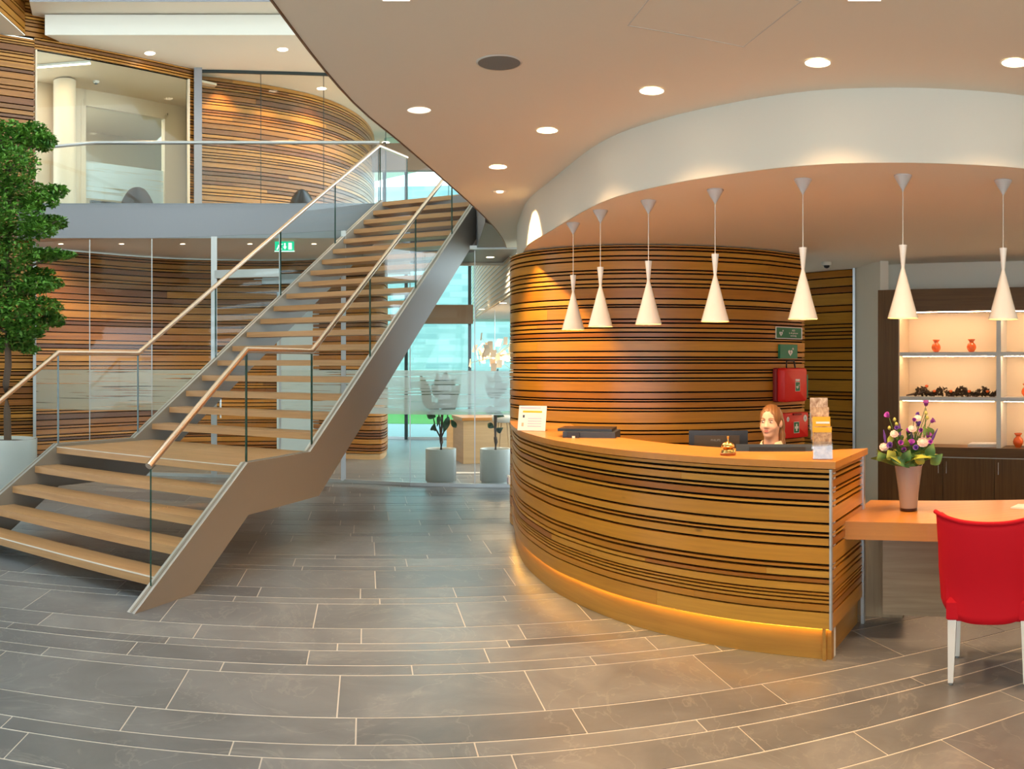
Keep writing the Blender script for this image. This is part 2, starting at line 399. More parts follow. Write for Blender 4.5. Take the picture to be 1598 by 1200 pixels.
for i in range(len(rows)-1):
    v0, v1 = rows[i], rows[i+1]
    key = min(J, key=lambda q: abs(q-v0)); us = []
    if abs(key-v0) < .02:
        us = [v1*math.tan((x-570)/F) for x in J[key]]
    else: us = [rt.uniform(-.5, .5)]
    while us[0] > -v1*.9-3: us.insert(0, us[0]-rt.uniform(.7, 1.15))
    while us[-1] < v1*1.4+3: us.append(us[-1]+rt.uniform(.7, 1.15))
    for ua, ub in zip(us, us[1:]):
        um, vm = (ua+ub)/2, (v0+v1)/2
        x, y = uv2xy(um, vm); r = math.hypot(x, y); b = math.atan2(x, y)
        if abs(b) > 1.25 or x > 8.1 or x < -9 or y > 14.3: continue
        if x > 0.9 and y > 9.6: continue
        tiles.append(((ub-ua)*(v1-v0)/r**3*(1 if y < 12.6 else .2)*(1 if abs(b) < .58 else .05)*(1 if vm > 3.2 else .1), ua, ub, v0, v1))
tiles.sort(key=lambda q: -q[0]); rest = MB()
for n, (_, ua, ub, v0, v1) in enumerate(tiles):
    g = .0038; gv = .0075; pl = [uv2xy(ua+g, v0+gv), uv2xy(ub-g, v0+gv), uv2xy(ub-g, v1-gv), uv2xy(ua+g, v1-gv)]; z = rt.uniform(-.0006, .0006)
    if n < 300: MB().prism(pl, -.003, z, bot=False).build('tile', M['slate'], floor)
    else: rest.prism(pl, -.003, z, bot=False)
if rest.v: rest.build('tile_field', M['slate'], floor, kind='stuff')
MB().prism([(-15,14.2),(13,14.2),(13,20.8),(-15,20.8)], -.12, -.002).build('floor_inner', M['slate'], label='slate floor of the room behind the glass wall', cat='floor', kind='structure')

# ---- lobby ceiling (a slab with a curved edge beside the stair)
BULK = cr([(0.16,11.6),(0.06,10.6),(0.083,9.72),(.15,8.7),(.323,7.80),(.62,6.43),(.924,5.79),(1.309,5.30),(1.69,4.935),(2.09,4.706),(2.48,4.557),(2.865,4.463),(3.6,4.42),(4.6,4.62),(5.8,5.2),(6.9,6.2),(7.4,7.4)], 90)
EDGE = cr([(-.3,-6.5),(-.75,-3),(-1.0,0),(-1.06,2.2),(-1.03,3.80),(-.997,4.745),(-.931,5.52),(-.80,6.3),(-.582,7.68),(-.409,8.81),(-.273,9.78),(-.188,10.5),(-.10,11.5),(-.07,12.2)], 60)
ceil_poly = [tuple(q) for q in EDGE]+[(0.06, 12.2)]+[tuple(q) for q in BULK]+[(9,7.4),(9,-6.5)]
ceiling = MB().prism(ceil_poly, ZC, Z1, side=1).build('ceiling', [M['ceil'], M['fascia']], label='white lobby ceiling slab with a long curved edge beside the stair', cat='ceiling', kind='structure')
MB().strip([(*q, ZC+.0) for q in off(EDGE, -.012)], [(*q, ZC+.08) for q in off(EDGE, -.012)]).strip([(*q, ZC-.004) for q in off(EDGE, -.012)], [(*q, ZC-.004) for q in EDGE]).build('edge_trim', M['brown_beam'], ceiling)
# access hatch frame lines
h0 = [FL(980, 40, ZC), FL(1160, 73, ZC), FL(1250, 2, ZC)]
hp = [np.array(q) for q in h0]; h4 = hp[0]+hp[2]-hp[1]
ht = MB()
for a, b in ((hp[0],hp[1]),(hp[1],hp[2]),(hp[2],h4),(h4,hp[0])):
    d = b-a; ht.box(((a[0]+b[0])/2, (a[1]+b[1])/2, ZC), (float(np.linalg.norm(d)), .006, .003), math.atan2(d[1], d[0]))
ht.build('hatch_frame', M['greywall'], ceiling)
# ---- bulkhead + reception ceiling
bo = off(BULK, -.01)
bk = MB().strip([(*q, ZR) for q in BULK], [(*q, ZC) for q in BULK])
trim1 = bk.build('trim_1', M['white'], label='curved white bulkhead over the reception counter', cat='bulkhead', kind='structure')
MB().prism([tuple(q) for q in off(BULK, -.012)]+[(7.4,13.5),(.2,13.5)], ZR+.001, ZR+.04).build('ceiling_reception', M['ceil'], label='lower ceiling over the reception where the pendant lamps hang', cat='ceiling', kind='structure')

# ---- slatted walls
def slatwall(name, path, zs, label, m='slat', th=.036, gap=None, back=.03, top=None, seg_split=None, backside=1, z_first=0.0, rnd=None, extra=None):
    """backing panel + boards between consecutive joint heights zs (descending or ascending)"""
    zs = sorted(zs); p = np.asarray(path); gap = gap or (.015 if m == 'slat' else .019)
    wl = MB().plank(off(p, -th*backside), zs[0], zs[-1], back, 0, backside).build(name, M['gap'], label=label, cat='wall', kind='structure')
    rnd = rnd or random.Random(5); n = len(p)
    for a, b in zip(zs, zs[1:]):
        za, zb = a+gap/2, b-gap/2
        if zb-za < .008: continue
        cuts = [0, n-1]
        if b-a > .045 and n > 8:
            for c in range(seg_split or 1):
                cuts.append(rnd.randrange(3, n-3))
        cuts = sorted(set(cuts))
        dz = rnd.uniform(-.0025, .0025)
        for c0, c1 in zip(cuts, cuts[1:]):
            q = off(p, dz*backside)[c0:c1+1].copy()
            if c1 < n-1:
                d = q[-1]-q[-2]; q[-1] -= d/np.linalg.norm(d)*.002
            MB().plank(q, za, zb, th, 0, backside).build('slat', M[m], wl)
    return wl
ZW = [2.855,2.83,2.80,2.745,2.704,2.61,2.577,2.525,2.48,2.445,2.334,2.276,2.253,2.137,2.10,2.054,2.012,1.961,1.935,1.828,1.772,1.745,1.715,1.646,1.618,1.569,1.541,1.434,1.366,1.343,1.278,1.25,1.133,1.065,1.03,.94,.894,.80,.76,.64,.60,.55,.42,.38,.30,.20,.10,0.0]
W1 = cr([(0.30,11.9),(0.07,10.9),(-.005,10.1),(-.01,9.55),(.16,9.12),(.5,8.80),(.95,8.58),(1.45,8.5),(2.0,8.52),(2.5,8.64),(3.02,8.93)], 44)
wall_back = slatwall('wall_back', W1, ZW, 'curved wall of horizontal oak slats behind the reception counter', backside=1)
def rand_z(z0, z1, seed, ws=(.035,.05,.07,.1,.13), pw=(3,3,2,2,1)):
    r = random.Random(seed); z = [z0]
    while z[-1] < z1-.05: z.append(z[-1]+r.choices(ws, pw[:len(ws)])[0])
    z[-1] = z1; return z
W2 = np.array([P(1240, 11.45), P(1262, 11.3), P(1290, 11.1), P(1331, 10.85)])
slatwall('wall_side', W2, rand_z(0, ZR, 14, (.045,.08,.11,.15), (4,2,2,2)), 'short flat panel of oak slats between the curved wall and the grey wall', backside=1)
MB().box((*P(1332.5, 10.8), ZR/2), (.03, .06, ZR), -az(1332)).build('trim_2', M['alu'], label='slim metal edge strip at the end of the slatted panel', cat='trim', kind='structure')

# ---- cabinet wall frame
C0 = np.array(P(1370, 10.0)); CD = np.array(P(1598, 9.6))-C0; CD /= np.linalg.norm(CD); CN = np.array([CD[1], -CD[0]])  # towards the camera
if CN @ C0 > 0: CN = -CN
def cab_u(px):     # distance along the cabinet front seen in a bearing column
    a = az(px); d = np.array([math.sin(a), math.cos(a)])
    A = np.array([[d[0], -CD[0]], [d[1], -CD[1]]]); s = np.linalg.solve(A, C0); return float(s[1]), float(s[0])
def cab(u, dep, z): q = C0+CD*u+CN*dep; return (float(q[0]), float(q[1]), z)
q0 = np.array(P(1333, 10.82)); q1 = C0-CN*.02
MB().plank(np.array([q0, q1+CD*.02]), 0, ZR, .1).build('wall_grey', M['warmgrey'], label='plain grey wall between the slatted panel and the shelving', cat='wall', kind='structure')
MB().plank(np.array([C0-CN*.42-CD*.1, C0-CN*.42+CD*6]), 0, ZR, .1).build('wall_shelving', M['warmgrey'], label='wall behind and above the lit shelving', cat='wall', kind='structure')
MB().plank(np.array([(8.2,7.2),(8.2,-6.5)]), 0, 4.2, .1).build('wall_right', M['white'], label='white side wall on the right of the lobby', cat='wall', kind='structure')

# unseen entrance wall and roof, added to limit daylight; skylight sized for light
MB().plank(np.array([(3,-6.6),(9,-6.6)]), 0, 10.6, .2).plank(np.array([(-15,-6.6),(-6,-6.6)]), 0, 10.6, .2).plank(np.array([(-6,-6.6),(3,-6.6)]), 3.1, 10.6, .2).build('wall_front', M['white'], label='white entrance wall behind the viewer with a wide doorway', cat='wall', kind='structure')
rf_ = MB()
for x0, x1, y0, y1 in ((-15,-5.6,-6.6,26),(-5.6,-1.8,-6.6,.5),(-5.6,-1.8,7,26),(-1.8,9,-6.6,26)): rf_.prism([(x0,y0),(x1,y0),(x1,y1),(x0,y1)], 10.5, 10.7)
rf_.build('ceiling_roof', M['ceil'], label='high atrium roof around an open skylight', cat='ceiling', kind='structure')
MB().plank(np.array([(-12.2,5.2),(-12.2,-6.6)]), 0, 10.6, .2, 0, -1).build('wall_left_front', M['white'], label='white side wall left of the viewer', cat='wall', kind='structure')
# ---- left side: slatted wall, upper gallery, glazing
LA = np.array([-5.46, 14.83]); LD = np.array([-1.57, -2.26]); LD /= np.linalg.norm(LD)
def lw(t): q = LA+LD*t; return (float(q[0]), float(q[1]))
tA = float((np.array([-7.23,12.28])-LA)@LD)     # where the glazing meets this wall
tB = tA+.02
# lower + upper part in front of the glazing line
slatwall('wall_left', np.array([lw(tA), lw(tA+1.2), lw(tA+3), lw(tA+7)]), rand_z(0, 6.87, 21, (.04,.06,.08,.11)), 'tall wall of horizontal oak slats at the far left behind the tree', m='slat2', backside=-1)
# strip above and right of the upstairs window
t1 = float((np.array(P(295, 15.7))-LA)@LD)
slatwall('wall_left_head', np.array([lw(0), lw(t1), lw(tA*.5), lw(tA)]), [6.71,6.755,6.80,6.86,6.9], 'narrow band of oak slats above the upstairs window', m='slat2', backside=-1)
slatwall('wall_left_jamb', np.array([lw(0.0), lw(t1*.5), lw(t1)]), rand_z(4.2, 6.71, 23, (.04,.06,.09)), 'narrow strip of oak slats right of the upstairs window', m='slat2', backside=-1)
# projecting upper volume at the top left
b0 = np.array([-7.30, 12.10]); b1 = np.array([-6.2, 5.2])
slatwall('wall_upper_box', np.array([b0, b0*.7+b1*.3, b0*.4+b1*.6, b1]), rand_z(6.9, 9.6, 25, (.05,.08,.12)), 'slatted side of the projecting upper volume at the top left', m='slat2', backside=-1)
MB().prism([tuple(b0), tuple(b1), (-12,5.2), (-12,8), tuple(np.array(lw(tA+.3)))], 6.88, 6.9).build('soffit_upper_box', M['ceil'], label='white soffit under the projecting upper volume at the top left', cat='soffit', kind='structure')
slatwall('wall_left_top', np.array([lw(tA-.45), lw(tA-.2), lw(tA), lw(tA+.3)]), rand_z(6.9, 7.9, 27, (.05,.08,.06)), 'piece of oak slats above the upstairs window band', m='slat2', backside=-1)

# gallery slab
garc = [P(px, 13.9) for px in np.linspace(62, 596, 34)]
slab = MB().prism(garc+[P(640,14.6), P(640,19.5), P(300,21), P(100,17)]+[lw(tA+.3)], 3.66, Z1, side=1).build('gallery_floor', [M['pink_ceil'], M['fascia']], label='first floor gallery slab with curved grey fascia', cat='floor', kind='structure')
# landing slab right of the stair head, dark underneath
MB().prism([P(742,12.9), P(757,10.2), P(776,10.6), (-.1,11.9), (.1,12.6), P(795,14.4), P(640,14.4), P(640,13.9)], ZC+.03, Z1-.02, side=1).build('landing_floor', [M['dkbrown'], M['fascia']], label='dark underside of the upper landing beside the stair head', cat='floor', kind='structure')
# upper ceiling, white band and second gallery fascia
uarc = [P(px, 14.15) for px in np.linspace(70, 640, 34)]
MB().prism(uarc+[P(760,14.5), P(800,22), P(560,26), P(300,22), P(100,18)]+[lw(tA-.45)], ZU, ZU+.32, side=1).build('ceiling_gallery', [M['ceil'], M['white']], label='upper gallery ceiling with a curved white edge band', cat='ceiling', kind='structure')
farc = [P(px, 13.7) for px in np.linspace(46, 700, 34)]
MB().prism(farc+[P(700,24), P(100,24)], 7.24, 7.85, side=1).build('gallery_floor_upper', [M['ceil'], M['fascia']], label='second floor slab edge painted grey at the top of the picture', cat='floor', kind='structure')

# ---- glass walls (lower and upper)
def pane(name, a, b, z0, z1, th=.012, parent=None, m='glass_w', **k):
    a = np.array(a, float); b = np.array(b, float); d = b-a; L = np.linalg.norm(d); n = np.array([d[1], -d[0]])/L*th/2
    mb = MB(); q = [a+n, b+n, b-n, a-n]
    for i, j, mt in ((0,1,0),(2,3,0),(1,2,1),(3,0,1)):
        mb.add([(*q[i],z0),(*q[j],z0),(*q[j],z1),(*q[i],z1)], [(0,1,2,3)], [(0,z0),(L,z0),(L,z1),(0,z1)], mt)
    for z in (z0, z1): mb.add([(*c, z) for c in q], [(0,1,2,3)], None, 1)
    return mb.build(name, [M[m], M['glass_edge']], parent, **k)
def bar(mb, a, b, z0, z1, wd=.05, mat_=0):
    a = np.array(a); b = np.array(b); d = b-a; L = float(np.linalg.norm(d)); c = (a+b)/2
    mb.box((c[0], c[1], (z0+z1)/2), (L, wd, z1-z0), math.atan2(d[1], d[0]), mat_); return mb
gl = [(54,14.22),(140,13.84),(237,13.78),(334,13.55),(437,13.3),(536,12.95),(640,12.6),(741,12.45),(812,12.4)]
win1 = thing('window_1', 'ground floor glass wall with a frosted striped band under the gallery', 'glass wall', (*P(437,13.3), 0), kind='structure')
fr = MB()
for (pa, ra), (pb, rb) in zip(gl, gl[1:]):
    A, B = P(pa, ra), P(pb, rb); H = 3.64 if pb <= 540 else 3.30
    if not (pa == 334):
        pane('glass_pane', A, B, .04, H, parent=win1)
        a = np.array(A); b = np.array(B); d = (b-a)/np.linalg.norm(b-a); n = np.array([d[1], -d[0]])*.012
        L = float(np.linalg.norm(b-a)); a2, b2 = a-n, b-n
        MB().add([(*a2,1.0),(*b2,1.0),(*b2,1.62),(*a2,1.62)], [(0,1,2,3)], [(pa*.01,1.0),(pa*.01+L,1.0),(pa*.01+L,1.62),(pa*.01,1.62)]).build('frosted_band', M['frost'], win1)
    bar(fr, A, B, 0.0, .05, .06)
    if H < 3.6: bar(fr, A, B, H, H+.05, .06)
fr.build('bottom_rail', M['alu'], win1)
for px, r, wd in ((54,14.22,.05),(140,13.84,.015),(237,13.78,.015),(334,13.55,.09),(437,13.3,.03),(536,12.95,.07),(640,12.6,.014),(741,12.45,.014)):
    MB().box((*P(px, r), 1.83 if px < 540 else 1.66), (wd, wd, 3.6 if px < 540 else 3.25), -az(px)).build('mullion', M['alu'], win1)
door1 = thing('door_1', 'tall glass door in an aluminium frame beneath the gallery', 'door', (*P(385,13.4), 0), kind='structure')
A, B = P(336,13.53), P(436,13.3)
pane('door_leaf', A, B, .06, 3.0, parent=door1)
bar(MB(), A, B, 3.0, 3.12, .09).build('head_rail', M['alu'], door1)
pane('overlight', A, B, 3.12, 3.64, parent=door1)
hd = np.array(A)*.9+np.array(B)*.1
MB().tube([(hd[0], hd[1]-.06, .9), (hd[0], hd[1]-.06, 1.5)], .015).build('door_handle', M['chrome'], door1)

# wooden wall behind the lower glazing, curving away into a drum
WL = cr([P(-20,14.5), P(52,14.9), P(263,16.4), P(440,16.7), P(540,16.2), P(590,16.0), P(603,16.6), P(604,17.6), P(590,18.6)], 40)
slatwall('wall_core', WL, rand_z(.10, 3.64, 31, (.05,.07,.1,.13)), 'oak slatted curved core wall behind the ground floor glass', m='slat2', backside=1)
MB().plank(off(WL, -.02), 0, .10, .05).build('baseboard_core', M['pale_wood'], label='pale skirting at the foot of the slatted core wall', cat='baseboard', kind='structure')
# pale blue door in the core wall
i0 = int(np.argmin(abs(np.array([math.atan2(q[0], q[1]) for q in WL[:26]])-az(440)))); i1 = i0+2
dA, dB = off(WL, .03)[i0], off(WL, .03)[i1]
dd = dB-dA; dd /= np.linalg.norm(dd)
door2 = thing('door_2', 'pale blue door with a small sign in the slatted core wall', 'door', (float(dA[0]), float(dA[1]), 0), kind='structure')
bar(MB(), dA, dA+dd*.95, 0, 3.05, .04).build('door_leaf', M['door_blue'], door2)
bar(MB(), dA-dd*.85, dA+dd*1.1, 3.2, 3.38, .05).build('lintel', M['door_blue'], door2)
sg = dA+dd*.2; nn = np.array([dd[1], -dd[0]])*.03
MB().box((sg[0]+nn[0], sg[1]+nn[1], 2.72), (.13, .01, .2), math.atan2(dd[1], dd[0])).build('door_sign', M['print'], door2)
# upper glazing
ug = [(305,15.82),(407,15.9),(505,16.0),(602,16.2),(700,16.4)]
win2 = thing('window_2', 'upstairs glass wall behind the gallery balustrade', 'glass wall', (*P(407,15.9), Z1), kind='structure')
for (pa, ra), (pb, rb) in zip(ug, ug[1:]):
    pane('glass_pane', P(pa, ra), P(pb, rb), Z1+.02, ZU-.02, parent=win2)
    bar(MB(), P(pa, ra), P(pb, rb), ZU-.05, ZU, .04).build('head_rail', M['mull'], win2)
for px, r in ug: MB().box((*P(px, r), (Z1+ZU)/2), (.012, .03, ZU-Z1), -az(px)).build('glass_joint', M['mull'], win2)
MB().box((*P(309, 15.75), (Z1+ZU)/2), (.14, .1, ZU-Z1), -az(309)).build('trim_3', M['fascia'], label='grey post between the upstairs window wall and the glass wall', cat='post', kind='structure')
# upper drum
UD = cr([P(306,16.1), P(407,16.6), P(500,17.4), P(555,18.5), P(580,19.8), P(584,21.2), P(575,22.5)], 34)
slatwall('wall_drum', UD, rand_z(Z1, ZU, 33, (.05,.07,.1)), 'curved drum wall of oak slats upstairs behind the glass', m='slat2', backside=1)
# upstairs room behind the left window
win3 = thing('window_3', 'large upstairs window looking into the cream room at the left', 'window', (*lw((tA+t1)/2), Z1), kind='structure')
pane('glass_pane', lw(t1), lw(tA-.02), Z1, 6.71, parent=win3)
for tt in (t1, tA-.02): MB().box((*lw(tt), 5.45), (.03, .05, 2.5), math.atan2(LD[1], LD[0])).build('window_frame', M['cream'], win3)
nb = np.array([LD[1], -LD[0]]); nb = nb if nb @ np.array([0,1.]) > 0 else -nb   # into the room
def rm(t, d): q = LA+LD*t+nb*d; return (float(q[0]), float(q[1]))
MB().prism([rm(-.5,.05), rm(tA+.6,.05), rm(tA+2.2,4.2), rm(-1.8,4.2)], Z1-.02, Z1).build('floor_room', M['cream'], label='pale floor of the cream upstairs room', cat='floor', kind='structure')
MB().prism([rm(-.5,.05), rm(tA+.6,.05), rm(tA+2.2,4.2), rm(-1.8,4.2)], 6.72, 6.76).build('ceiling_room', M['cream'], label='ceiling of the cream upstairs room', cat='ceiling', kind='structure')
rw = thing('wall_room', 'cream walls of the upstairs room seen through the window', 'wall', (*rm(1.2, 2.2), Z1), kind='structure')
def rp(px, d):    # point on a line parallel to the window, depth d behind it, in a bearing column
    a = az(px); v = np.array([math.sin(a), math.cos(a)]); o = LA+nb*d
    s = np.linalg.solve(np.array([[v[0], -LD[0]], [v[1], -LD[1]]]), o); return (float(v[0]*s[0]), float(v[1]*s[0]))
MB().plank(np.array([rp(300,1.6), rp(258,1.6)]), Z1, 6.72, .1).build('wall_panel', M['cream'], rw)
MB().plank(np.array([rp(300,.2), rp(297,1.6)]), Z1, 6.72, .05).build('wall_panel', M['cream'], rw)
MB().plank(np.array([rp(130,1.6), rp(50,1.6)]), Z1, 6.72, .1).build('wall_panel', M['cream'], rw)
MB().plank(np.array([rp(320,4.2), rp(20,4.2)]), Z1, 6.72, .1).build('wall_panel', M['cream'], rw)
fm = MB()
for px in (128, 258): fm.box((*rp(px, 1.55), 5.35), (.1, .12, 2.3), math.atan2(LD[1], LD[0]))
a, b = np.array(rp(128,1.55)), np.array(rp(258,1.55)); bar(fm, a, b, 6.42, 6.54, .12); fm.build('door_frame', M['cream'], rw)
MB().plank(np.array([rp(258,1.6), rp(128,1.6)]), 6.54, 6.72, .1).build('wall_panel', M['cream'], rw)
gp = pane('interior_glass', rp(131,1.55), rp(255,1.55), Z1+.02, 6.42, parent=rw)
a, b = rp(131,1.53), rp(255,1.53)
MB().add([(*a,4.75),(*b,4.75),(*b,5.42),(*a,5.42)], [(0,1,2,3)], [(0,4.75),(1.6,4.75),(1.6,5.42),(0,5.42)]).build('frosted_band', M['frost'], rw)
c = rp(101, 1.2); MB().lathe([(.2,0),(.2,2.5)], (c[0], c[1], Z1), 24).build('column', M['cream'], rw)
MB().plank(np.array([rp(240,3.9), rp(140,3.9)]), Z1, 5.2, .05).build('cabinet_back', M['dkbrown'], rw)

# ================================================================== STAIRCASE
PS = np.array([-2.483, 5.911]); SD = np.array([math.sin(.273), math.cos(.273)]); SW = np.array([math.cos(.390), -math.sin(.390)])
HS, GO, LAND = .175, .275, 1.35
def st(side, s, o=0.0):            # plan point beside the flight; o grows outwards
    q = PS+SD*s+(SW*o if side > 0 else -SW*(2.5-.119*s+o)); return (float(q[0]), float(q[1]))
def nose(n): return (n-1)*GO if n <= 5 else 4*GO+LAND+(n-6)*GO
stair = thing('staircase', 'wide open-riser stair with oak treads, grey steel stringers and glass balustrades', 'staircase', (*st(1, .0), 0))
prof = [(-.313,0),(1.12,.905),(2.18,.905),(7.42,4.235),(7.42,3.70),(2.35,.48),(1.13,.48),(.375,0)]
for sd in (1, -1):
    mb = MB(); o0, o1 = 0.0, .075
    A = [(*st(sd, s, o0), z) for s, z in prof]; B = [(*st(sd, s, o1), z) for s, z in prof]; n = len(prof)
    mb.add(A, [tuple(range(n))]); mb.add(B, [tuple(range(n))[::-1]])
    for i in range(n):
        j = (i+1) % n; mb.add([A[i], A[j], B[j], B[i]], [(0,1,2,3)], None, 1 if i < 3 else 0)
    sg = mb.build('stringer', [M['steel'], M['steel_cap']], stair)
    ch = MB()                       # glass channel let into the cap
    for i in range(3):
        (sa, za), (sb, zb) = prof[i], prof[i+1]
        q = [(*st(sd, sa, .026), za+.004), (*st(sd, sa, .05), za+.004), (*st(sd, sb, .05), zb+.004), (*st(sd, sb, .026), zb+.004)]
        ch.add(q, [(0,1,2,3)])
    ch.build('glass_channel', M['steel'], sg)
def tread_mesh(n, s0, s1, th=.062, name='tread', m='tread'):
    z = n*HS; q = [st(1, s0), st(-1, s0), st(-1, s1), st(1, s1)]
    mb = MB(); L = math.dist(q[0], q[1])
    top = [(*p, z) for p in q]; bot = [(*p, z-th) for p in q]
    uv = [(0,0),(L,0),(L,s1-s0),(0,s1-s0)]
    mb.add(top, [(0,1,2,3)], uv); mb.add(bot, [(3,2,1,0)], uv)
    for i in range(4):
        j = (i+1) % 4; l = math.dist(q[i], q[j]); mb.add([bot[i], bot[j], top[j], top[i]], [(0,1,2,3)], [(0,0),(l,0),(l,th),(0,th)])
    return mb.build(name, M[m], stair)
M['nosing'] = mat('pale_nosing', (.80,.74,.66), .4)
for n in list(range(1, 5))+list(range(6, 25)):
    t = tread_mesh(n, nose(n), nose(n)+(.295 if n < 24 else .5))
    if n == 1:
        q = [st(1, nose(n)-.001), st(-1, nose(n)-.001), st(-1, nose(n)+.018), st(1, nose(n)+.018)]
        MB().prism(q, n*HS-.004, n*HS+.002).build('nosing_strip', M['nosing'], t)
nb_ = 9
for k in range(nb_):
    s0 = nose(5)+(LAND+.02)*k/nb_; tread_mesh(5, s0+(.0015 if k else 0), s0+(LAND+.02)/nb_-.0015, .062, 'landing_board')
q = [st(1, nose(5)-.001), st(-1, nose(5)-.001), st(-1, nose(5)+.014), st(1, nose(5)+.014)]
MB().prism(q, 5*HS-.004, 5*HS+.002).build('nosing_strip', M['nosing'], stair)
def ztop(s): return float(np.interp(s, [p[0] for p in prof[:4]], [p[1] for p in prof[:4]]))
RS = [-.45,-.10,1.15,2.27,7.36]; RZ = [1.065-.286,1.0,1.82,1.82,5.06]
def zrail(s): return float(np.interp(s, RS, RZ))
for sd in (1, -1):
    js = [-.10,1.15,2.27,3.56,4.85,6.14,7.36]
    for a, b in zip(js, js[1:]):
        a, b = a+.006, b-.006
        br = [a]+[x for x in (1.12, 2.18) if a < x < b]+[b]
        lo = [(s, ztop(s)-.01) for s in br]; hi = [(s, zrail(s)-.02) for s in (a, b)][::-1]
        pg = lo+hi; n = len(pg); mb = MB()
        A = [(*st(sd, s, .030), z) for s, z in pg]; B = [(*st(sd, s, .046), z) for s, z in pg]
        mb.add(A, [tuple(range(n))]); mb.add(B, [tuple(range(n))[::-1]])
        for i in range(n):
            j = (i+1) % n; mb.add([A[i], A[j], B[j], B[i]], [(0,1,2,3)], None, 1)
        mb.build('glass_panel', [M['glass'], M['glass_edge']], stair)
    ss = [-.12 if sd > 0 else -.40, 1.15, 2.27, 7.36]
    path = [(*st(sd, s, .038), zrail(s)) for s in ss]
    if sd < 0:
        q = np.array(st(-1, 7.36, .038)); q2 = q+SD*.9+SW*.1; path.append((float(q2[0]), float(q2[1]), 5.06))
    MB().tube(path, .026, 12).build('handrail', M['rail'], stair)
q = np.array(st(-1, 7.40, .038)); q2 = q+SD*.85+SW*.1
pane('glass_panel', q, q2, Z1, 5.04, .016, stair, 'glass')

# gallery balustrade
gb = thing('gallery_balustrade', 'curved glass balustrade with metal handrail along the upper gallery', 'balustrade', (*P(330,13.88), Z1))
gx = [58,145,240,340,432,521,588]
for a, b in zip(gx, gx[1:]): pane('glass_panel', P(a+.8, 13.86), P(b-.8, 13.86), Z1-.02, 5.10, .014, gb, 'glass')
MB().tube([(*P(px, 13.86), 5.13-.09*max(0,(150-px)/100)) for px in np.linspace(56, 592, 30)], .028, 10).build('handrail', M['alu'], gb)

# ================================================================== RECEPTION COUNTER
CT = cr([(0.03,8.9),(.05,8.3),(.114,7.59),(.275,6.87),(.42,6.46),(.687,5.94),(.99,5.54),(1.35,5.18),(1.80,4.84)], 48)
FP = off(CT, .030)
ZS = [.182,.279,.325,.349,.371,.391,.441,.47,.52,.549,.654,.708,.732,.786,.884,.913,.963,.988,1.042,1.072,1.105]
counter = thing('reception_counter', 'curved reception counter clad in horizontal oak slats with a lit plinth', 'counter', (float(CT[24][0]), float(CT[24][1]), 0))
MB().plank(CT, 0, .185, .05).build('plinth', M['plinth'], counter)
MB().plank(off(FP, -.036), .18, 1.105, .03).build('carcass', M['gap'], counter)
rc = random.Random(12); n = len(FP)
def slats_on(path, th, knotcuts):
    n = len(path)
    for a, b in zip(ZS, ZS[1:]):
        g = .015 if a > .45 else .010
        cuts = sorted({0, n-1}|({rc.randrange(6, n-4)} if b-a > .025 and knotcuts else set()))
        dz = rc.uniform(-.002, .002)
        for c0, c1 in zip(cuts, cuts[1:]):
            q = off(path, dz)[c0:c1+1].copy()
            if c1 < n-1: d = q[-1]-q[-2]; q[-1] -= d/np.linalg.norm(d)*.0015
            MB().plank(q, a+(g/2 if a > .2 else 0), b-g/2, th).build('slat', M['slat'], counter)
slats_on(FP, .036, True)
SB = np.array([FP[-1], FP[-1]+np.array([.25,.354])*1.0, FP[-1]+np.array([.46,.65])])
SBn = cr(SB, 4)
slats_on(off(SBn, .012), .022, False)
MB().plank(off(SBn, -.010)[1:], .18, 1.105, .03).build('carcass', M['gap'], counter)
MB().plank(off(SBn, -.025)[:], 0, .185, .02).build('plinth', M['plinth'], counter)
MB().box((*FP[-1]+np.array([.004,-.006]), .64), (.014, .014, .92), .6).build('corner_strip', M['alu'], counter)
MB().box((*(SBn[-1]+np.array([.012,-.002])), .55), (.02, .05, 1.1), -.6).build('end_strip', M['alu'], counter)
MB().strip([(*q, .1795) for q in off(CT, .004)], [(*q, .1795) for q in off(CT, .022)]).build('led_strip', M['led'], counter)
fr_ = off(FP, .022); bk_ = off(FP, -.53); bk_ = bk_[6:]
cor = SBn[-1]+np.array([.06,.03]); cf = fr_[-1]+np.array([.035,-.012])
top_poly = [tuple(q) for q in fr_[:-1]]+[tuple(cf), tuple(cor)]+[tuple(q) for q in bk_[::-1][4:]]
tp = MB(); tp.prism(top_poly, 1.105, 1.145)
ct_ = tp.build('countertop', M['top'], counter)
# work surface and drawers behind the counter
wf, wb_ = off(FP, -.10), off(FP, -.80)
MB().prism([tuple(q) for q in wf[10:44]]+[tuple(q) for q in wb_[10:44][::-1]], .71, .74).build('work_surface', M['white'], counter)
MB().prism([tuple(q) for q in off(FP, -.08)[4:]]+[tuple(q) for q in off(FP, -.12)[4:][::-1]], 0, 1.10).build('inner_panel', M['white'], counter)

# ---- side desk
DF = cr([(1.955,5.075),(2.20,4.93),(2.467,4.762),(2.922,4.553),(3.5,4.40),(4.3,4.36)], 24)
desk = thing('visitor_desk', 'low curved oak visitor desk joined to the end of the counter', 'desk', (float(DF[8][0]), float(DF[8][1]), 0))
MB().prism([tuple(q) for q in DF]+[(4.3,5.1),(3.4,5.32),(2.9,5.55),(2.45,5.80),(2.29,5.56)], .642, .75).build('desktop', M['top'], desk)
dl = off(DF, -.32)[2:]
MB().plank(dl, .105, .642, .04).build('modesty_panel', M['desk_panel'], desk)
MB().box((3.6,4.95,.32), (.08,.5,.642), .2).build('desk_support', M['desk_panel'], desk)
MB().box((2.35,5.62,.32), (.5,.06,.642), -.6).build('desk_support', M['desk_panel'], desk)
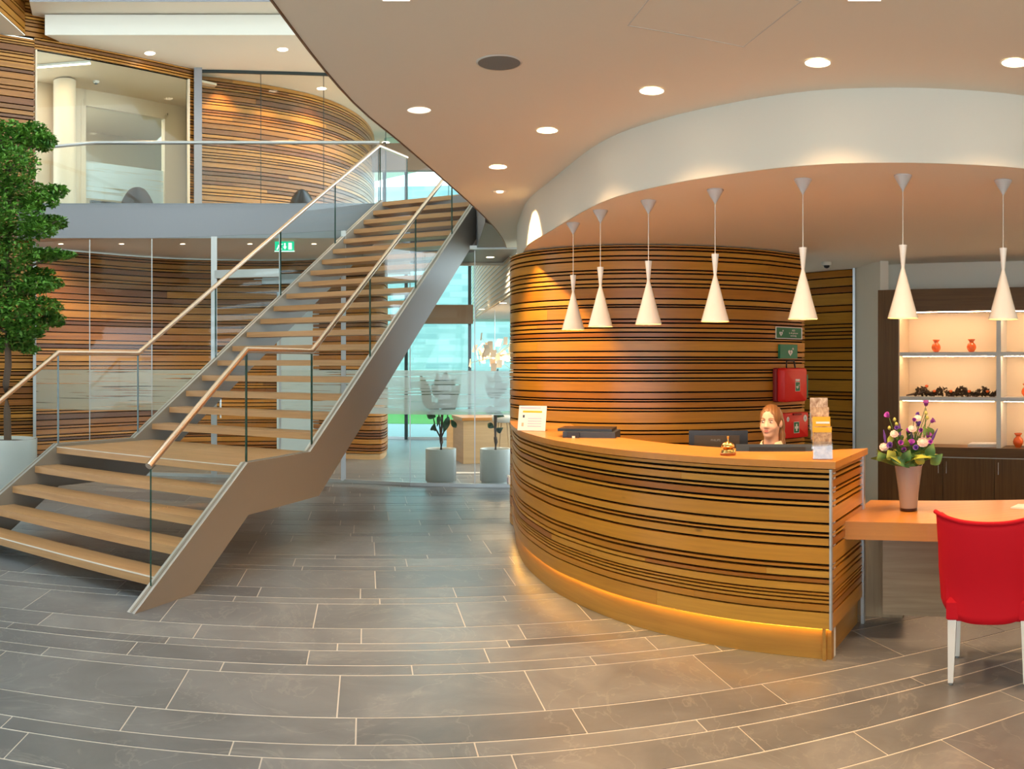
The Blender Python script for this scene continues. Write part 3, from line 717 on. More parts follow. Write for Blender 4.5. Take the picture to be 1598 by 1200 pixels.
# ================================================================== LAMPS
lamp = thing('pendant_lamp', '-', 'lamp', group='row of white hourglass pendant lamps over the counter')
sh = MB().lathe([(.0255,.448),(.022,.42),(.012,.325),(.0095,.312),(.0125,.298),(.03,.235),(.062,.115),(.0945,0)], n=28)
sh.lathe([(.0925,.001),(.060,.115),(.028,.235),(.010,.30)], n=28, mat=1)
sh.lathe([(.0945,0),(.0925,.001)], n=28, mat=0); sh.disc((0,0,.448), .0255)
shade = sh.build('lamp_shade', [M['lamp_white'], M['brass_in']], lamp)
MB().lathe([(.0,.30),(.02,.28),(.028,.25),(.018,.22),(0,.205)], (0,0,-.13), n=12).build('bulb', M['bulb'], shade)
MB().tube([(0,0,.44),(0,0,.80)], .003, 6).build('cable', M['lamp_white'], lamp)
MB().lathe([(.056,.875),(.056,.868),(.056,.868),(.006,.785),(.006,.78)], n=20).disc((0,0,.875), .056).build('ceiling_rose', M['canopy'], lamp)
lab = ['white hourglass pendant lamp hanging furthest back, first from the left', 'second white hourglass pendant lamp from the left', 'third white hourglass pendant lamp from the left',
       'middle white hourglass pendant lamp of the row, fourth from the left', 'white hourglass pendant lamp hanging left of the green emergency signs', 'white hourglass pendant lamp in front of the left edge of the shelving', 'white hourglass pendant lamp nearest the right edge of the picture']
for i, (px, r) in enumerate(((894.5,7.35),(937,6.75),(1012,6.35),(1116,5.95),(1253,5.62),(1409,5.5),(1565.5,5.65))):
    o = lamp if i == 0 else copy_tree(lamp)
    o.location = (*P(px, r), 1.985); o['label'] = lab[i]
    l = bpy.data.lights.new('pendant_light', 'POINT'); l.energy = 13; l.color = (1,.62,.30); l.shadow_soft_size = .02
    lo = bpy.data.objects.new('pendant_light', l); COL.objects.link(lo); lo.location = (*P(px, r), 2.03)
# recessed downlights
def downlight(px, py, z, d, on, label, power, group, col=(1,.60,.29), angle=120, n=24):
    x, y = FL(px, py, z) if py is not None else px
    t = thing('ceiling_downlight', label, 'downlight', (x, y, z), group=group)
    MB().lathe([(d/2,-.004),(d/2*.9,-.006),(d/2*.9,-.006),(d/2*.87,-.001)], (x, y, z), n).build('trim_ring', M['white'], t)
    MB().disc((x, y, z-.002), d/2*.87, n).build('lens', M['lamp_on' if on else 'lamp_dim'], t)
    if power: spot('downlight_beam', (x, y, z-.02), power, col, angle, 1.0, .06, (x, y, 0))
    return t
G = 'recessed round ceiling lights in the lobby'
for px, py, d, on, lb, pw in ((654,171,.165,0,'dimly lit round downlight left of the speaker grille',30),(1017,141,.158,1,'bright round downlight right of the ceiling speaker grille',70),(854,203,.158,1,'bright round downlight in the middle of the row along the bulkhead',70),
        (777,260,.16,1,'bright round downlight furthest along the lobby ceiling',70),(1276,97,.15,1,'bright round downlight above the fifth pendant lamp',70),(1583,97,.15,1,'bright round downlight at the right edge of the ceiling',70)):
    downlight(px, py, ZC, d, on, lb, pw, G)
x, y = FL(780, 298, ZC)
t = thing('ceiling_spotlight', 'small metal spotlight recessed in the ceiling near the slatted wall', 'spotlight', (x, y, ZC))
MB().lathe([(.085,-.004),(.06,-.008),(.06,-.008),(.05,-.001)], (x, y, ZC), 24).build('trim_ring', M['white'], t)
MB().lathe([(.035,-.004),(.03,-.016),(.0,-.018)], (x, y, ZC), 16).build('lamp_head', M['lamp_dim'], t)
spot('wall_wash', (x, y, ZC-.03), 170, (1,.62,.28), 75, .5, .03, (.75, 8.7, 1.75))
x, y = FL(779, 97, ZC)
t = thing('ceiling_speaker', 'round grey speaker grille in the white lobby ceiling', 'speaker', (x, y, ZC))
MB().lathe([(.122,-.001),(.118,-.005),(.112,-.006)], (x, y, ZC), 32).build('rim', M['greywall'], t)
MB().disc((x, y, ZC-.005), .112, 32).build('grille', M['speaker'], t)
for px0, px1, lb in ((594,643,'white rectangular ceiling fixture cut by the top edge, left one'),(1320,1378,'white rectangular ceiling fixture cut by the top edge, right one')):
    a = np.array(FL((px0+px1)/2, 0, ZC)); u = a/np.linalg.norm(a); c = a-u*.14
    t = thing('ceiling_panel', lb, 'ceiling light', (float(c[0]), float(c[1]), ZC), group='rectangular ceiling fixtures at the top edge')
    ang = -math.atan2(a[0], a[1]); wdt = (px1-px0)*np.linalg.norm(a)/F
    MB().box((c[0], c[1], ZC-.002), (wdt, .29, .006), ang).build('frame', M['white'], t)
    MB().box((c[0], c[1], ZC-.005), (wdt-.02, .27, .004), ang).build('diffuser', M['lamp_dim'], t)
# further lobby lights of the same ceiling, behind and beside the camera
wh = ['above the viewer', 'to the right of the viewer', 'near the right wall', 'just behind the viewer', 'behind the viewer on the right', 'behind the viewer by the right wall', 'by the entrance door', 'by the entrance wall on the right']
for i, (x, y) in enumerate(((1.2,2.2),(3.4,1.8),(5.6,2.6),(1.0,-1.2),(3.8,-1.4),(6.2,-.8),(1.6,-4),(4.6,-4))):
    downlight((x, y), None, ZC, .155, 1, 'round lobby downlight outside the picture '+wh[i], 72, 'lobby ceiling lights outside the picture')
# reception ceiling is washed by the pendants; upper gallery lights
for px, py, lb in ((234,83,'small downlight above the upstairs window wall'),(441,77,'small downlight in the gallery ceiling near the slab edge'),(502,138,'small downlight close to the upstairs slatted drum'),(602,222,'small downlight above the head of the stair')):
    downlight(px, py, ZU, .2, 1, lb, 60, 'gallery ceiling lights', angle=130)

# ================================================================== SHELVING
CR = math.atan2(CD[1], CD[0])
def cbox(mb, u0, u1, d0, d1, z0, z1, m=0):
    c = C0+CD*(u0+u1)/2+CN*(d0+d1)/2; return mb.box((c[0], c[1], (z0+z1)/2), (u1-u0, abs(d1-d0), z1-z0), CR, m)
U = lambda px: cab_u(px)[0]
cabn = thing('wall_cabinet', 'built-in shelving wall with dark wood surround, lit cream niches and cupboards below', 'cabinet', cab(1.4, 0, 0))
ua, ub, uc = U(1370), U(1402), U(1554.5); ud = U(1561.5); ue = 4.2
zt, zn, zb = 2.53, 2.28, .80
cbox(MB(), ua, ub, -.38, .0, 0, zt).build('side_panel', M['dark_wood'], cabn)
cbox(MB(), ub, ue, -.38, .0, zn, zt).build('top_panel', M['dark_wood'], cabn)
cbox(MB(), ub, ue, -.40, -.36, zb, zn).build('back_panel', M['cream'], cabn)
cbox(MB(), ub, ub+.012, -.36, -.005, zb, zn).build('niche_side', M['cream'], cabn)
cbox(MB(), ue-.02, ue, -.36, 0, 0, zn).build('side_panel', M['dark_wood'], cabn)
cbox(MB(), uc, ud, -.36, -.01, zb, zn).build('divider', M['greywall'], cabn)
cbox(MB(), ub, ue, -.38, .015, zb-.10, zb).build('base_top', M['dark_wood'], cabn)
cbox(MB(), ub, ue, -.38, -.02, .05, zb-.11).build('base_body', M['dark_wood'], cabn)
zs_ = (1.815, 1.325)
for z in zs_:
    for a, b in ((ub+.012, uc), (ud, ue-.02)):
        s = cbox(MB(), a, b, -.36, -.012, z-.022, z+.022).build('shelf', M['greywall'], cabn)
        cbox(MB(), a+.03, b-.03, -.05, -.035, z-.027, z-.022).build('led_strip', M['led_shelf'], s)
cbox(MB(), ub+.03, uc-.02, -.05, -.03, zn-.006, zn).build('led_strip', M['led_shelf'], cabn)
cbox(MB(), ud+.03, ue-.06, -.05, -.03, zn-.006, zn).build('led_strip', M['led_shelf'], cabn)
dx = [U(1402), U(1471.5), U(1551.5), U(1551.5)+.56, U(1551.5)+1.12]
for i, (a, b) in enumerate(zip(dx, dx[1:])):
    d = cbox(MB(), a+.003, b-.003, -.02, .0, .07, zb-.115).build('cupboard_door', M['dark_wood'], cabn)
    hu = {0: b-.045, 1: a+.045, 2: a+.05, 3: b-.05}[i]
    MB().tube([cab(hu, .03, .52), cab(hu, .03, .65)], .006, 8).build('handle', M['chrome'], d)
cbox(MB(), ub, ue, .0, .003, zb-.114, zb-.106).build('reveal_line', M['greywall'], cabn)
# orange vases
def prof_vase(s): return [(0,0),(.026*s,0),(.03*s,.006*s),(.052*s,.04*s),(.055*s,.062*s),(.045*s,.09*s),(.026*s,.108*s),(.024*s,.118*s),(.032*s,.13*s),(.042*s,.142*s),(.036*s,.14*s),(.02*s,.118*s)]
for px, zz, lb, s in ((1455,zs_[0]+.022,'small orange glass vase, left one on the upper shelf',1.0),(1511,zs_[0]+.022,'small orange glass vase, right one on the upper shelf',1.02),(1598,zs_[1]+.022,'orange glass vase on the middle shelf at the right edge',1.05),(1585,zb,'small orange glass vase standing on the cupboard top',1.1)):
    q = cab(U(px), -.16, zz); v = thing('orange_vase', lb, 'vase', q, group='orange glass vases on the shelves')
    MB().lathe(prof_vase(s*.95), q, 20).build('vase_body', M['orange'], v)
    MB().lathe([(.024*s,.116*s),(.034*s,.128*s),(.041*s,.138*s),(.036*s,.14*s)], q, 20).build('vase_lip', M['orange'], v)
# garland
g = thing('dried_garland', 'dried garland with dark foliage and orange blossoms on the middle shelf', 'garland', cab(U(1480), -.13, zs_[1]+.022))
rg = random.Random(8); gm = MB(); zg = zs_[1]+.022
for i in range(520):
    u = rg.uniform(U(1425), U(1553)); f = (u-U(1425))/(U(1553)-U(1425)); hh = .10*(.75+.35*math.sin(f*25))
    c = cab(u, -.13+rg.uniform(-.05,.05), zg+rg.uniform(.01, hh)); e = Matrix.Rotation(rg.uniform(0, 6.28), 4, Vector((rg.uniform(-1,1), rg.uniform(-1,1), rg.uniform(-1,1))).normalized())
    l = rg.uniform(.02,.036); gm.add([Vector(c)+e@Vector(q) for q in ((-l,0,0),(0,-.015,.006),(l,0,0),(0,.015,.006))], [(0,1,2,3)])
gm.build('dried_leaves', mat('dried_leaf', (.07,.04,.018), .9), g, kind='stuff')
MB().tube([cab(U(1410), -.10, zg+.01), cab(U(1425), -.12, zg+.03), cab(U(1440), -.13, zg+.06)], [.006,.016,.02], 8).build('twig_tail', M['bark'], g)
for px, dz in ((1443,.115),(1455,.06),(1481,.06),(1510,.06),(1539,.06)):
    q = cab(U(px), -.08, zg+dz)
    for k in range(1): MB().lathe([(0,-.016),(.014,-.012),(.021,0),(.016,.012),(0,.017)], q, 10).build('blossom', M['orange'], g)
f0 = MB(); q = cab(U(1530), -.2, zb)
t = thing('grey_folder', 'pale grey folder lying on the cupboard top inside the niche', 'folder', q)
f0.box((q[0], q[1], q[2]+.015), (.34,.22,.03), CR+.1).build('folder_body', M['greywall'], t)
MB().box((q[0], q[1], q[2]+.034), (.30,.2,.006), CR+.1).build('paper_sheets', M['paper'], t)

# ================================================================== WALL ITEMS (emergency equipment)
def w1_at(px):
    bs = np.array([math.atan2(*q) for q in W1]); i = int(np.argmin(abs(bs-az(px))+(np.arange(len(W1)) < 15)*9)); i = min(max(i, 1), len(W1)-2)
    t = W1[i+1]-W1[i-1]; t /= np.linalg.norm(t)
    a = az(px); d = np.array([math.sin(a), math.cos(a)]); s = np.linalg.solve(np.array([[d[0], -t[0]], [d[1], -t[1]]]), W1[i]); return d*s[0], t
def plate(mb, px0, px1, y0, y1, o0, o1, mt=0, ref=1240):
    p, t = w1_at(ref); n = np.array([t[1], -t[0]]); r = float(np.linalg.norm(p))
    def on(px):
        a = az(px); d = np.array([math.sin(a), math.cos(a)]); s = np.linalg.solve(np.array([[d[0], -t[0]], [d[1], -t[1]]]), p+n*o1); return s[1], s[0]
    (ua_, ra_), (ub_, rb_) = on(px0), on(px1); c = p+t*(ua_+ub_)/2+n*(o0+o1)/2; rr = (ra_+rb_)/2
    z0, z1 = zat(y1, rr), zat(y0, rr)
    mb.box((c[0], c[1], (z0+z1)/2), (ub_-ua_, o1-o0, z1-z0), math.atan2(t[1], t[0]), mt)
    T = face_frame((*(p+t*(ua_+ub_)/2+n*(o1+.0012)), (z0+z1)/2), (t[0], t[1], 0)); return mb, T, ub_-ua_, z1-z0
def heart(T, cx, cy, s, parent, m='print'):
    pts = []
    for k in range(24):
        a = 2*math.pi*k/24; pts.append((16*math.sin(a)**3/17*s+cx, (13*math.cos(a)-5*math.cos(2*a)-2*math.cos(3*a)-math.cos(4*a))/17*s+cy))
    mb = MB().add([T@Vector((x, y, .0006)) for x, y in pts], [tuple(range(24))])
    b = [(.05,.55),(-.25,-.05),(0,-.05),(-.1,-.6),(.28,.12),(.02,.12)]
    mb.add([T@Vector((cx+x*s, cy+y*s, .0016)) for x, y in b], [tuple(range(6))], None, 1)
    for w_, h_ in ((.22,.7),(.7,.22)):
        mb.add([T@Vector((cx+1.05*s+i*w_*s*.5, cy+1.05*s+j*h_*s*.5, .0008)) for i, j in ((-1,-1),(1,-1),(1,1),(-1,1))], [(0,1,2,3)])
    return mb.build('heart_symbol', [M[m], M['green']], parent)
mb, T, w_, h_ = plate(MB(), 1210.5, 1252, 510.5, 529, .002, .006)
aed = thing('emergency_sign', 'green and white sign reading AED in dit gebouw aanwezig on the slatted wall', 'sign', T.translation)
mb.build('sign_border', M['print'], aed)
mb, T, w2, h2 = plate(MB(), 1212, 1250.5, 511.7, 527.8, .004, .008); mb.build('sign_face', M['green'], aed)
heart(T, -w2*.33, -h2*.08, h2*.27, aed)
for s, dy in (('AED', .25), ('in dit gebouw', 0.0), ('aanwezig', -.25)): text_mesh('lettering', s, h2*.24, T@Matrix.Translation((w2*.17, h2*dy, .0004)), M['print'], aed)
mb, T, w_, h_ = plate(MB(), 1217.5, 1244.5, 537.5, 559.5, .002, .03)
pl = thing('emergency_plaque', 'emerald green plaque with white heart symbol above the red bag', 'sign', T.translation)
mb.build('plaque_body', M['green2'], pl); heart(T, w_*.08, -h_*.08, h_*.26, pl)
# red bag
mb, T, w_, h_ = plate(MB(), 1216, 1256, 574, 627, .005, .09)
bag = thing('defibrillator_bag', 'red defibrillator bag hanging from a black strap on the slatted wall', 'bag', T.translation)
def rbox(Tm, w, h, d, r, m, name, parent, z0=0.0):
    """rounded slab standing on its face plane, depth d outwards"""
    pts = []
    for cx, cy, a0_ in ((w/2-r, h/2-r, 0), (-w/2+r, h/2-r, 90), (-w/2+r, -h/2+r, 180), (w/2-r, -h/2+r, 270)):
        for k in range(5): a = math.radians(a0_+k*22.5); pts.append((cx+r*math.cos(a), cy+r*math.sin(a)))
    n = len(pts); mb = MB(); lay = [(1, 0), (1, d*.8), (.97, d*.95), (.93, d)]
    V = [Tm@Vector((x*k, y*k, z0+z)) for k, z in lay for x, y in pts]
    mb.add(V, [(i*n+j, i*n+(j+1) % n, (i+1)*n+(j+1) % n, (i+1)*n+j) for i in range(3) for j in range(n)]+[tuple(range(3*n, 4*n))], None, 0, True)
    return mb.build(name, m, parent)
T0 = T@Matrix.Translation((0, 0, -.085))
rbox(T0, w_*1.02, h_, .045, .025, M['red_dark'], 'bag_back', bag); rbox(T0, w_*.9, h_*.985, .09, .03, M['red_box'], 'bag_front', bag, .045)
T2 = T0@Matrix.Translation((0, 0, .137))
mbp = MB(); mbp.add([T2@Vector((w_*.06+i*.036, -h_*.05+j*.048, 0)) for i, j in ((-1,-1),(1,-1),(1,1),(-1,1))], [(0,1,2,3)]); mbp.build('label_border', M['print'], bag)
mbp = MB(); mbp.add([T2@Vector((w_*.06+i*.032, -h_*.05+j*.044, .001)) for i, j in ((-1,-1),(1,-1),(1,1),(-1,1))], [(0,1,2,3)]); mbp.build('label_face', M['green'], bag)
heart(T2@Matrix.Translation((0,0,.001)), w_*.05, -h_*.07, .02, bag)
mbp = MB(); mbp.add([T2@Vector((w_*.06+i*.034, h_*.14+j*.011, 0)) for i, j in ((-1,-1),(1,-1),(1,1),(-1,1))], [(0,1,2,3)]); mbp.build('label_strip', M['print'], bag)
mbp = MB().tube([T0@Vector((-w_*.16,h_*.46,.06)), T0@Vector((-w_*.12,h_*.70,.05)), T0@Vector((w_*.16,h_*.70,.05)), T0@Vector((w_*.20,h_*.46,.06))], .008, 6); mbp.build('strap', M['black'], bag)
mbp = MB(); mbp.box((0,0,0), (.02,.24,.07)); o = mbp.build('side_panel', M['green2'], bag)
for v in o.data.vertices: v.co = T0@Matrix.Translation((w_*.60,-h_*.05,.05))@v.co
# first aid box
mb, T, w_, h_ = plate(MB(), 1223, 1262, 644, 683.5, .004, .09)
fa = thing('first_aid_box', 'red first aid box with white cross fixed to the wall behind the receptionist', 'first aid box', T.translation)
T0 = T@Matrix.Translation((0, 0, -.086)); rbox(T0, w_, h_, .085, .012, M['red_box'], 'box_body', fa)
T2 = T0@Matrix.Translation((0, 0, .0865))
def quadp(T_, cx, cy, hw, hh, z, m, name, parent): return MB().add([T_@Vector((cx+i*hw, cy+j*hh, z)) for i, j in ((-1,-1),(1,-1),(1,1),(-1,1))], [(0,1,2,3)]).build(name, m, parent)
quadp(T2, 0, -h_*.08, .043, .058, 0, M['print'], 'label_border', fa); quadp(T2, 0, -h_*.08, .038, .053, .001, M['green'], 'label_face', fa)
cm = MB()
for a, b in ((.011,.036),(.027,.012)): cm.add([T2@Vector((i*a, -h_*.08+j*b, .002)) for i, j in ((-1,-1),(1,-1),(1,1),(-1,1))], [(0,1,2,3)])
cm.build('white_cross', M['print'], fa)
for cx, rr, k in ((-w_*.34, .026, .5), (w_*.35, .036, 1)):
    MB().add([T2@Vector((cx+rr*.8*math.cos(a), h_*.26+rr*math.sin(a), .001)) for a in np.linspace(0, 6.28, 20, False)], [tuple(range(20))]).build('round_sticker', M['print'], fa)
    MB().add([T2@Vector((cx+rr*.3*math.cos(a), h_*.26+rr*.4*math.sin(a), .002)) for a in np.linspace(0, 6.28, 12, False)], [tuple(range(12))]).build('sticker_mark', M['lav'], fa)
mb = MB(); mb.box((0,0,0), (.12,.018,.03)); o = mb.build('carry_handle', M['red_dark'], fa)
for v in o.data.vertices: v.co = T0@Matrix.Translation((0, h_*.44, .09))@v.co
# dome camera on the reception ceiling
x, y = FL(1290, 409, ZR)
t = thing('dome_camera', 'small white dome camera on the reception ceiling near the slatted panel', 'camera', (x, y, ZR))
MB().lathe([(.06,0),(.06,-.03),(.05,-.04)], (x, y, ZR), 20).build('camera_base', M['white'], t)
MB().lathe([(.035,-.035),(.03,-.06),(.012,-.07),(0,-.072)], (x, y, ZR), 16).build('dome', M['black'], t)
p_, t_ = w1_at(805)
t = thing('wall_socket', 'small pale socket plate low on the left end of the slatted wall', 'socket', (-.03, 9.3, .5))
MB().box((-.035, 9.35, .5), (.015,.09,.09), .25).build('plate', M['print'], t); MB().box((-.045, 9.345, .5), (.006,.05,.05), .25).build('insert', M['lav'], t)

# ================================================================== THINGS ON THE COUNTER
ZT = 1.145
def front_of(p):     # unit vector to the camera in plan
    p = np.array(p[:2]); return -p/np.linalg.norm(p)
# sign holder
c = np.array(P(829, 7.5)); f = np.array([-.35,-.94]); f /= np.linalg.norm(f)
t = thing('notice_stand', 'white printed notice in a tilted clear stand at the left end of the counter', 'sign', (float(c[0]), float(c[1]), ZT))
rx = Vector((-f[1], f[0], 0)); up = Vector((f[0]*-.22, f[1]*-.22, .975)).normalized()
T = face_frame(Vector((c[0], c[1], ZT))+up*.108, rx, up)
def slab(T_, w, h, d, m, name, parent):
    mb = MB(); mb.box((0,0,0), (w, h, d)); o = mb.build(name, m, parent); o.data.transform(T_); return o
slab(T, .245, .212, .006, M['paper'], 'notice_sheet', t)
slab(T@Matrix.Translation((0,.055,.0035)), .17, .016, .001, M['amber'], 'heading_bar', t)
slab(T@Matrix.Translation((-.02,.088,.0035)), .18, .014, .001, M['lav'], 'text_block', t)
for k in range(4): slab(T@Matrix.Translation((.025,-.002-.022*k,.0035)), .12, .009, .0008, M['lav'], 'text_line', t)
slab(T@Matrix.Translation((-.075,.015,.0035)), .016, .022, .001, M['black_blue'], 'picture', t)
slab(T@Matrix.Translation((-.08,-.055,.0035)), .018, .03, .001, mat('tan_print', (.6,.45,.3), .7), 'picture', t)
slab(face_frame((c[0]-f[0]*.05, c[1]-f[1]*.05, ZT+.003), rx, Vector((f[0], f[1], 0))), .22, .12, .005, M['acryl'], 'stand_foot', t)
# bell
c = P(1136, 5.50)
t = thing('service_bell', 'polished brass counter bell on a small wooden base', 'bell', (*c, ZT))
MB().lathe([(.048,0),(.05,.012),(.05,.012),(.044,.016),(0,.016)], (*c, ZT), 28).build('wooden_base', wood('bell_base', [(.30,.08,.02)], .3, .1, knots=False), t)
MB().lathe([(.043,.016),(.040,.03),(.030,.042),(.012,.046),(.012,.05)], (*c, ZT), 28).build('pedestal', M['brass'], t)
MB().lathe([(.040,.050),(.042,.054),(.038,.066),(.026,.078),(.008,.083),(.005,.085),(.005,.11),(.009,.113),(.006,.118),(0,.119)], (*c, ZT), 28).build('dome', M['brass'], t)
# brochure rack
c = np.array(P(1284, 5.24)); f = front_of(c); rx = Vector((-f[1], f[0], 0)); UPV = Vector((0,0,1)); bkv = Vector((-f[0], -f[1], 0))
t = thing('brochure_holder', 'clear four-tier brochure holder with leaflets at the right end of the counter', 'brochure holder', (float(c[0]), float(c[1]), ZT))
b0_ = Vector((c[0], c[1], ZT))
M['brochure'] = wood('brochure_print', [(.70,.45,.22),(.75,.62,.48),(.62,.40,.2)], .5, .35, su=18, sv=22, knots=False)
for k in range(4):
    h_ = .105+.062*k; base = b0_+bkv*(.028*k)+UPV*(.055*k+.004); tilt = (UPV*.985-bkv*-.12).normalized()
    T = face_frame(base+tilt*.095, rx, tilt); dx_ = -.008*k
    slab(T@Matrix.Translation((dx_,0,0)), .105, .19, .006, M['brochure' if k != 1 else 'amber'], 'leaflet', t)
    if k == 0: slab(T@Matrix.Translation((0,.075,.0035)), .105, .03, .001, M['amber'], 'leaflet_band', t)
    if k == 1: slab(T@Matrix.Translation((0,.06,.0035)), .08, .012, .001, M['print'], 'leaflet_title', t)
    slab(T@Matrix.Translation((dx_,-.045,.009)), .115, .10, .003, M['acryl'], 'pocket', t)
for s in (-1, 1):
    q = MB(); V = [b0_+rx*(s*.0585)+bkv*a+UPV*z for a, z in ((-.014,0),(.10,0),(.125,.30),(.09,.30))]
    q.add(V, [(0,1,2,3)]); q.build('side_wall', M['acryl'], t)
slab(face_frame(b0_+bkv*.045+UPV*.002, rx, bkv), .118, .115, .004, M['acryl'], 'base', t)
# equipment on the work surface
ZWK = .74
def box_dev(px, r, w, h, d, zc, m, rot=None):
    c = P(px, r); return (c[0], c[1], zc), (w, d, h), (-az(px) if rot is None else rot)
c = np.array(P(924, 6.95)); t = thing('printer', 'black desktop printer just visible above the left part of the counter', 'printer', (float(c[0]), float(c[1]), ZWK))
a = -az(924)-.15
MB().box((c[0], c[1], .965), (.40,.34,.45), a).build('printer_body', M['black_blue'], t)
MB().box((c[0]-.03, c[1]+.05, 1.20), (.42,.30,.02), a).build('scanner_lid', M['black'], t)
MB().box((c[0]-.155, c[1]-.15, 1.135), (.09,.02,.11), a).build('control_panel', M['black'], t); MB().box((c[0]-.155, c[1]-.163, 1.15), (.022,.006,.022), a).build('label', M['print'], t)
# monitor (seen from the back)
c = np.array(P(1121, 6.55)); n = front_of(c); rx = Vector((-n[1], n[0], 0))
t = thing('computer_monitor', 'black computer monitor seen from behind the counter beside the brass bell', 'monitor', (float(c[0]), float(c[1]), ZWK))
zc_ = zat(692, 6.55); T = face_frame((c[0], c[1], 1.075), rx)
slab(T, .43, .29, .035, M['black'], 'monitor_back', t)
slab(T@Matrix.Translation((-.01,.05,.02)), .33, .12, .012, mat('dark_brown_plastic', (.05,.032,.014), .45), 'rear_cover', t)
slab(T@Matrix.Translation((-.02,-.005,.027)), .32, .006, .003, M['greywall'], 'cover_edge', t)
text_mesh('lettering', 'PHILIPS', .022, T@Matrix.Translation((-.02,.075,.0275)), M['speaker'], t)
MB().tube([(c[0], c[1]+.02, ZWK), (c[0], c[1]+.02, .95)], .025, 10).build('stand_neck', M['black'], t)
MB().lathe([(.11,0),(.11,.012),(.03,.02)], (c[0], c[1]+.03, ZWK), 20).build('stand_foot', M['black'], t)
# second screen low behind the counter top
c = np.array(P(1208, 5.71)); n = front_of(c); rx = Vector((-n[1], n[0], 0))
t = thing('computer_screen', 'dark blue-black screen lying low behind the counter in front of the receptionist', 'monitor', (float(c[0]), float(c[1]), ZWK))
T = face_frame((c[0], c[1], 1.045), rx, Vector((-n[0]*.35, -n[1]*.35, 1)))
slab(T, .49, .30, .022, M['black_blue'], 'screen_back', t); slab(T@Matrix.Translation((.02,.10,.013)), .36, .06, .006, M['black'], 'rear_cover', t)
MB().box((c[0], c[1]+.05, .82), (.12,.08,.16), 0).build('stand', M['black'], t)
# paper pad on the desk
t = thing('note_sheet', 'corner of a white paper sheet lying on the visitor desk', 'paper', (*FL(1604,793,.75), .75))
x, y = FL(1606, 792, .75); MB().box((x, y, .754), (.21,.15,.008), -.9).build('paper', M['paper'], t); MB().box((x, y, .7595), (.19,.13,.003), -.86).build('top_sheet', M['print'], t)

# ================================================================== FLOWERS
c = np.array(FL(1418, 797, .75)); VB = Vector((c[0], c[1], .75))
vs = thing('flower_vase', 'tall taupe vase with a dark foot on the visitor desk', 'vase', VB)
MB().lathe([(0,0),(.054,0),(.057,.008),(.057,.022)], VB, 28).build('vase_foot', M['vase_foot'], vs)
MB().lathe([(.057,.022),(.066,.12),(.080,.22),(.091,.297),(.091,.297),(.087,.297),(.075,.2),(.05,.05)], VB, 28).build('vase_body', M['vase'], vs)
bq = thing('flower_bouquet', 'mixed bouquet of purple, cream and green flowers in the taupe vase', 'bouquet', VB+Vector((0,0,.28)))
fv = Vector((*front_of(c), 0)); rv_ = Vector((-fv.y, fv.x, 0)); k_ = 5.83/F
def bp(px, py, d=0.0): return VB+rv_*((px-1418)*k_)+Vector((0,0,(797-py)*k_))+fv*d
rb = random.Random(4)
M['purple'] = mat('purple_petal', (.16,.012,.20), .6); M['violet'] = mat('violet_petal', (.10,.03,.24), .6); M['magenta'] = mat('magenta_petal', (.30,.03,.32), .6)
M['cream_p'] = mat('pale_petal', (.80,.58,.52), .7); M['stem'] = mat('stem', (.12,.19,.035), .6); M['bud'] = mat('bud', (.42,.40,.10), .7)
def leaf(name, a, b, w, m, parent, bend=.02, nrm_=None):
    a = Vector(a); b = Vector(b); d = (b-a); L = d.length; d.normalize(); nn_ = nrm_ or Vector((rb.uniform(-1,1), rb.uniform(-1,1), rb.uniform(.2,1)))
    s = d.cross(nn_).normalized(); u = s.cross(d); V = []; n = 6
    for i in range(n+1):
        t = i/n; ww = w*math.sin(math.pi*min(.97, max(.04, t**.8)))
        cc = a+d*(L*t)+u*(bend*math.sin(math.pi*t))
        V += [cc-s*ww/2+u*ww*.18, cc, cc+s*ww/2+u*ww*.18]
    fs = [(3*i+j, 3*i+j+1, 3*i+j+4, 3*i+j+3) for i in range(n) for j in (0, 1)]
    return MB().add(V, fs, None, 0, True).build(name, m, parent)
def stem_to(p, m='stem', r=.0022, parent=bq):
    b = VB+Vector((rb.uniform(-.03,.03), rb.uniform(-.03,.03), .22)); mid = (b+Vector(p))/2+Vector((0,0,.03))
    return MB().tube([b, mid, p], r, 5, cap=False).build('stem', M[m], parent)
def bell(p, d, s, m):
    d = Vector(d).normalized(); q = Vector((0,0,1)).rotation_difference(d).to_matrix().to_4x4(); mb = MB()
    mb.lathe([(.0,0),(.35*s,.08*s),(.45*s,.4*s),(.5*s,.75*s),(.75*s,1.05*s),(.62*s,1.0*s),(.3*s,.5*s)], n=10)
    o = mb.build('bell_flower', M[m], bq); o.data.transform(Matrix.Translation(p)@q); return o
def puff(p, s, m, flat=.6, d=None):
    mb = MB(); n = 10
    for k in range(3):
        for j in range(n):
            a = 2*math.pi*(j+.5*k)/n; r0 = s*(.25+.1*k); el = .15+.4*k
            V = [Vector((0,0,0)), Vector((math.cos(a-.3)*s*(1-.2*k), math.sin(a-.3)*s*(1-.2*k), s*flat*(.35*k+.1))), Vector((math.cos(a)*s*(1.08-.2*k), math.sin(a)*s*(1.08-.2*k), s*flat*(.35*k+.22))), Vector((math.cos(a+.3)*s*(1-.2*k), math.sin(a+.3)*s*(1-.2*k), s*flat*(.35*k+.1)))]
            mb.add(V, [(0,1,2,3)])
    mb.lathe([(0,-.2*s),(.5*s,-.05*s),(.62*s,.2*s),(.4*s,.6*s*flat+.2*s),(0,.7*s*flat+.2*s)], n=10)
    o = mb.build('blossom', M[m], bq); q = Vector((0,0,1)).rotation_difference(Vector(d or (fv+Vector((0,0,.8)))).normalized()).to_matrix().to_4x4()
    o.data.transform(Matrix.Translation(p)@q); return o
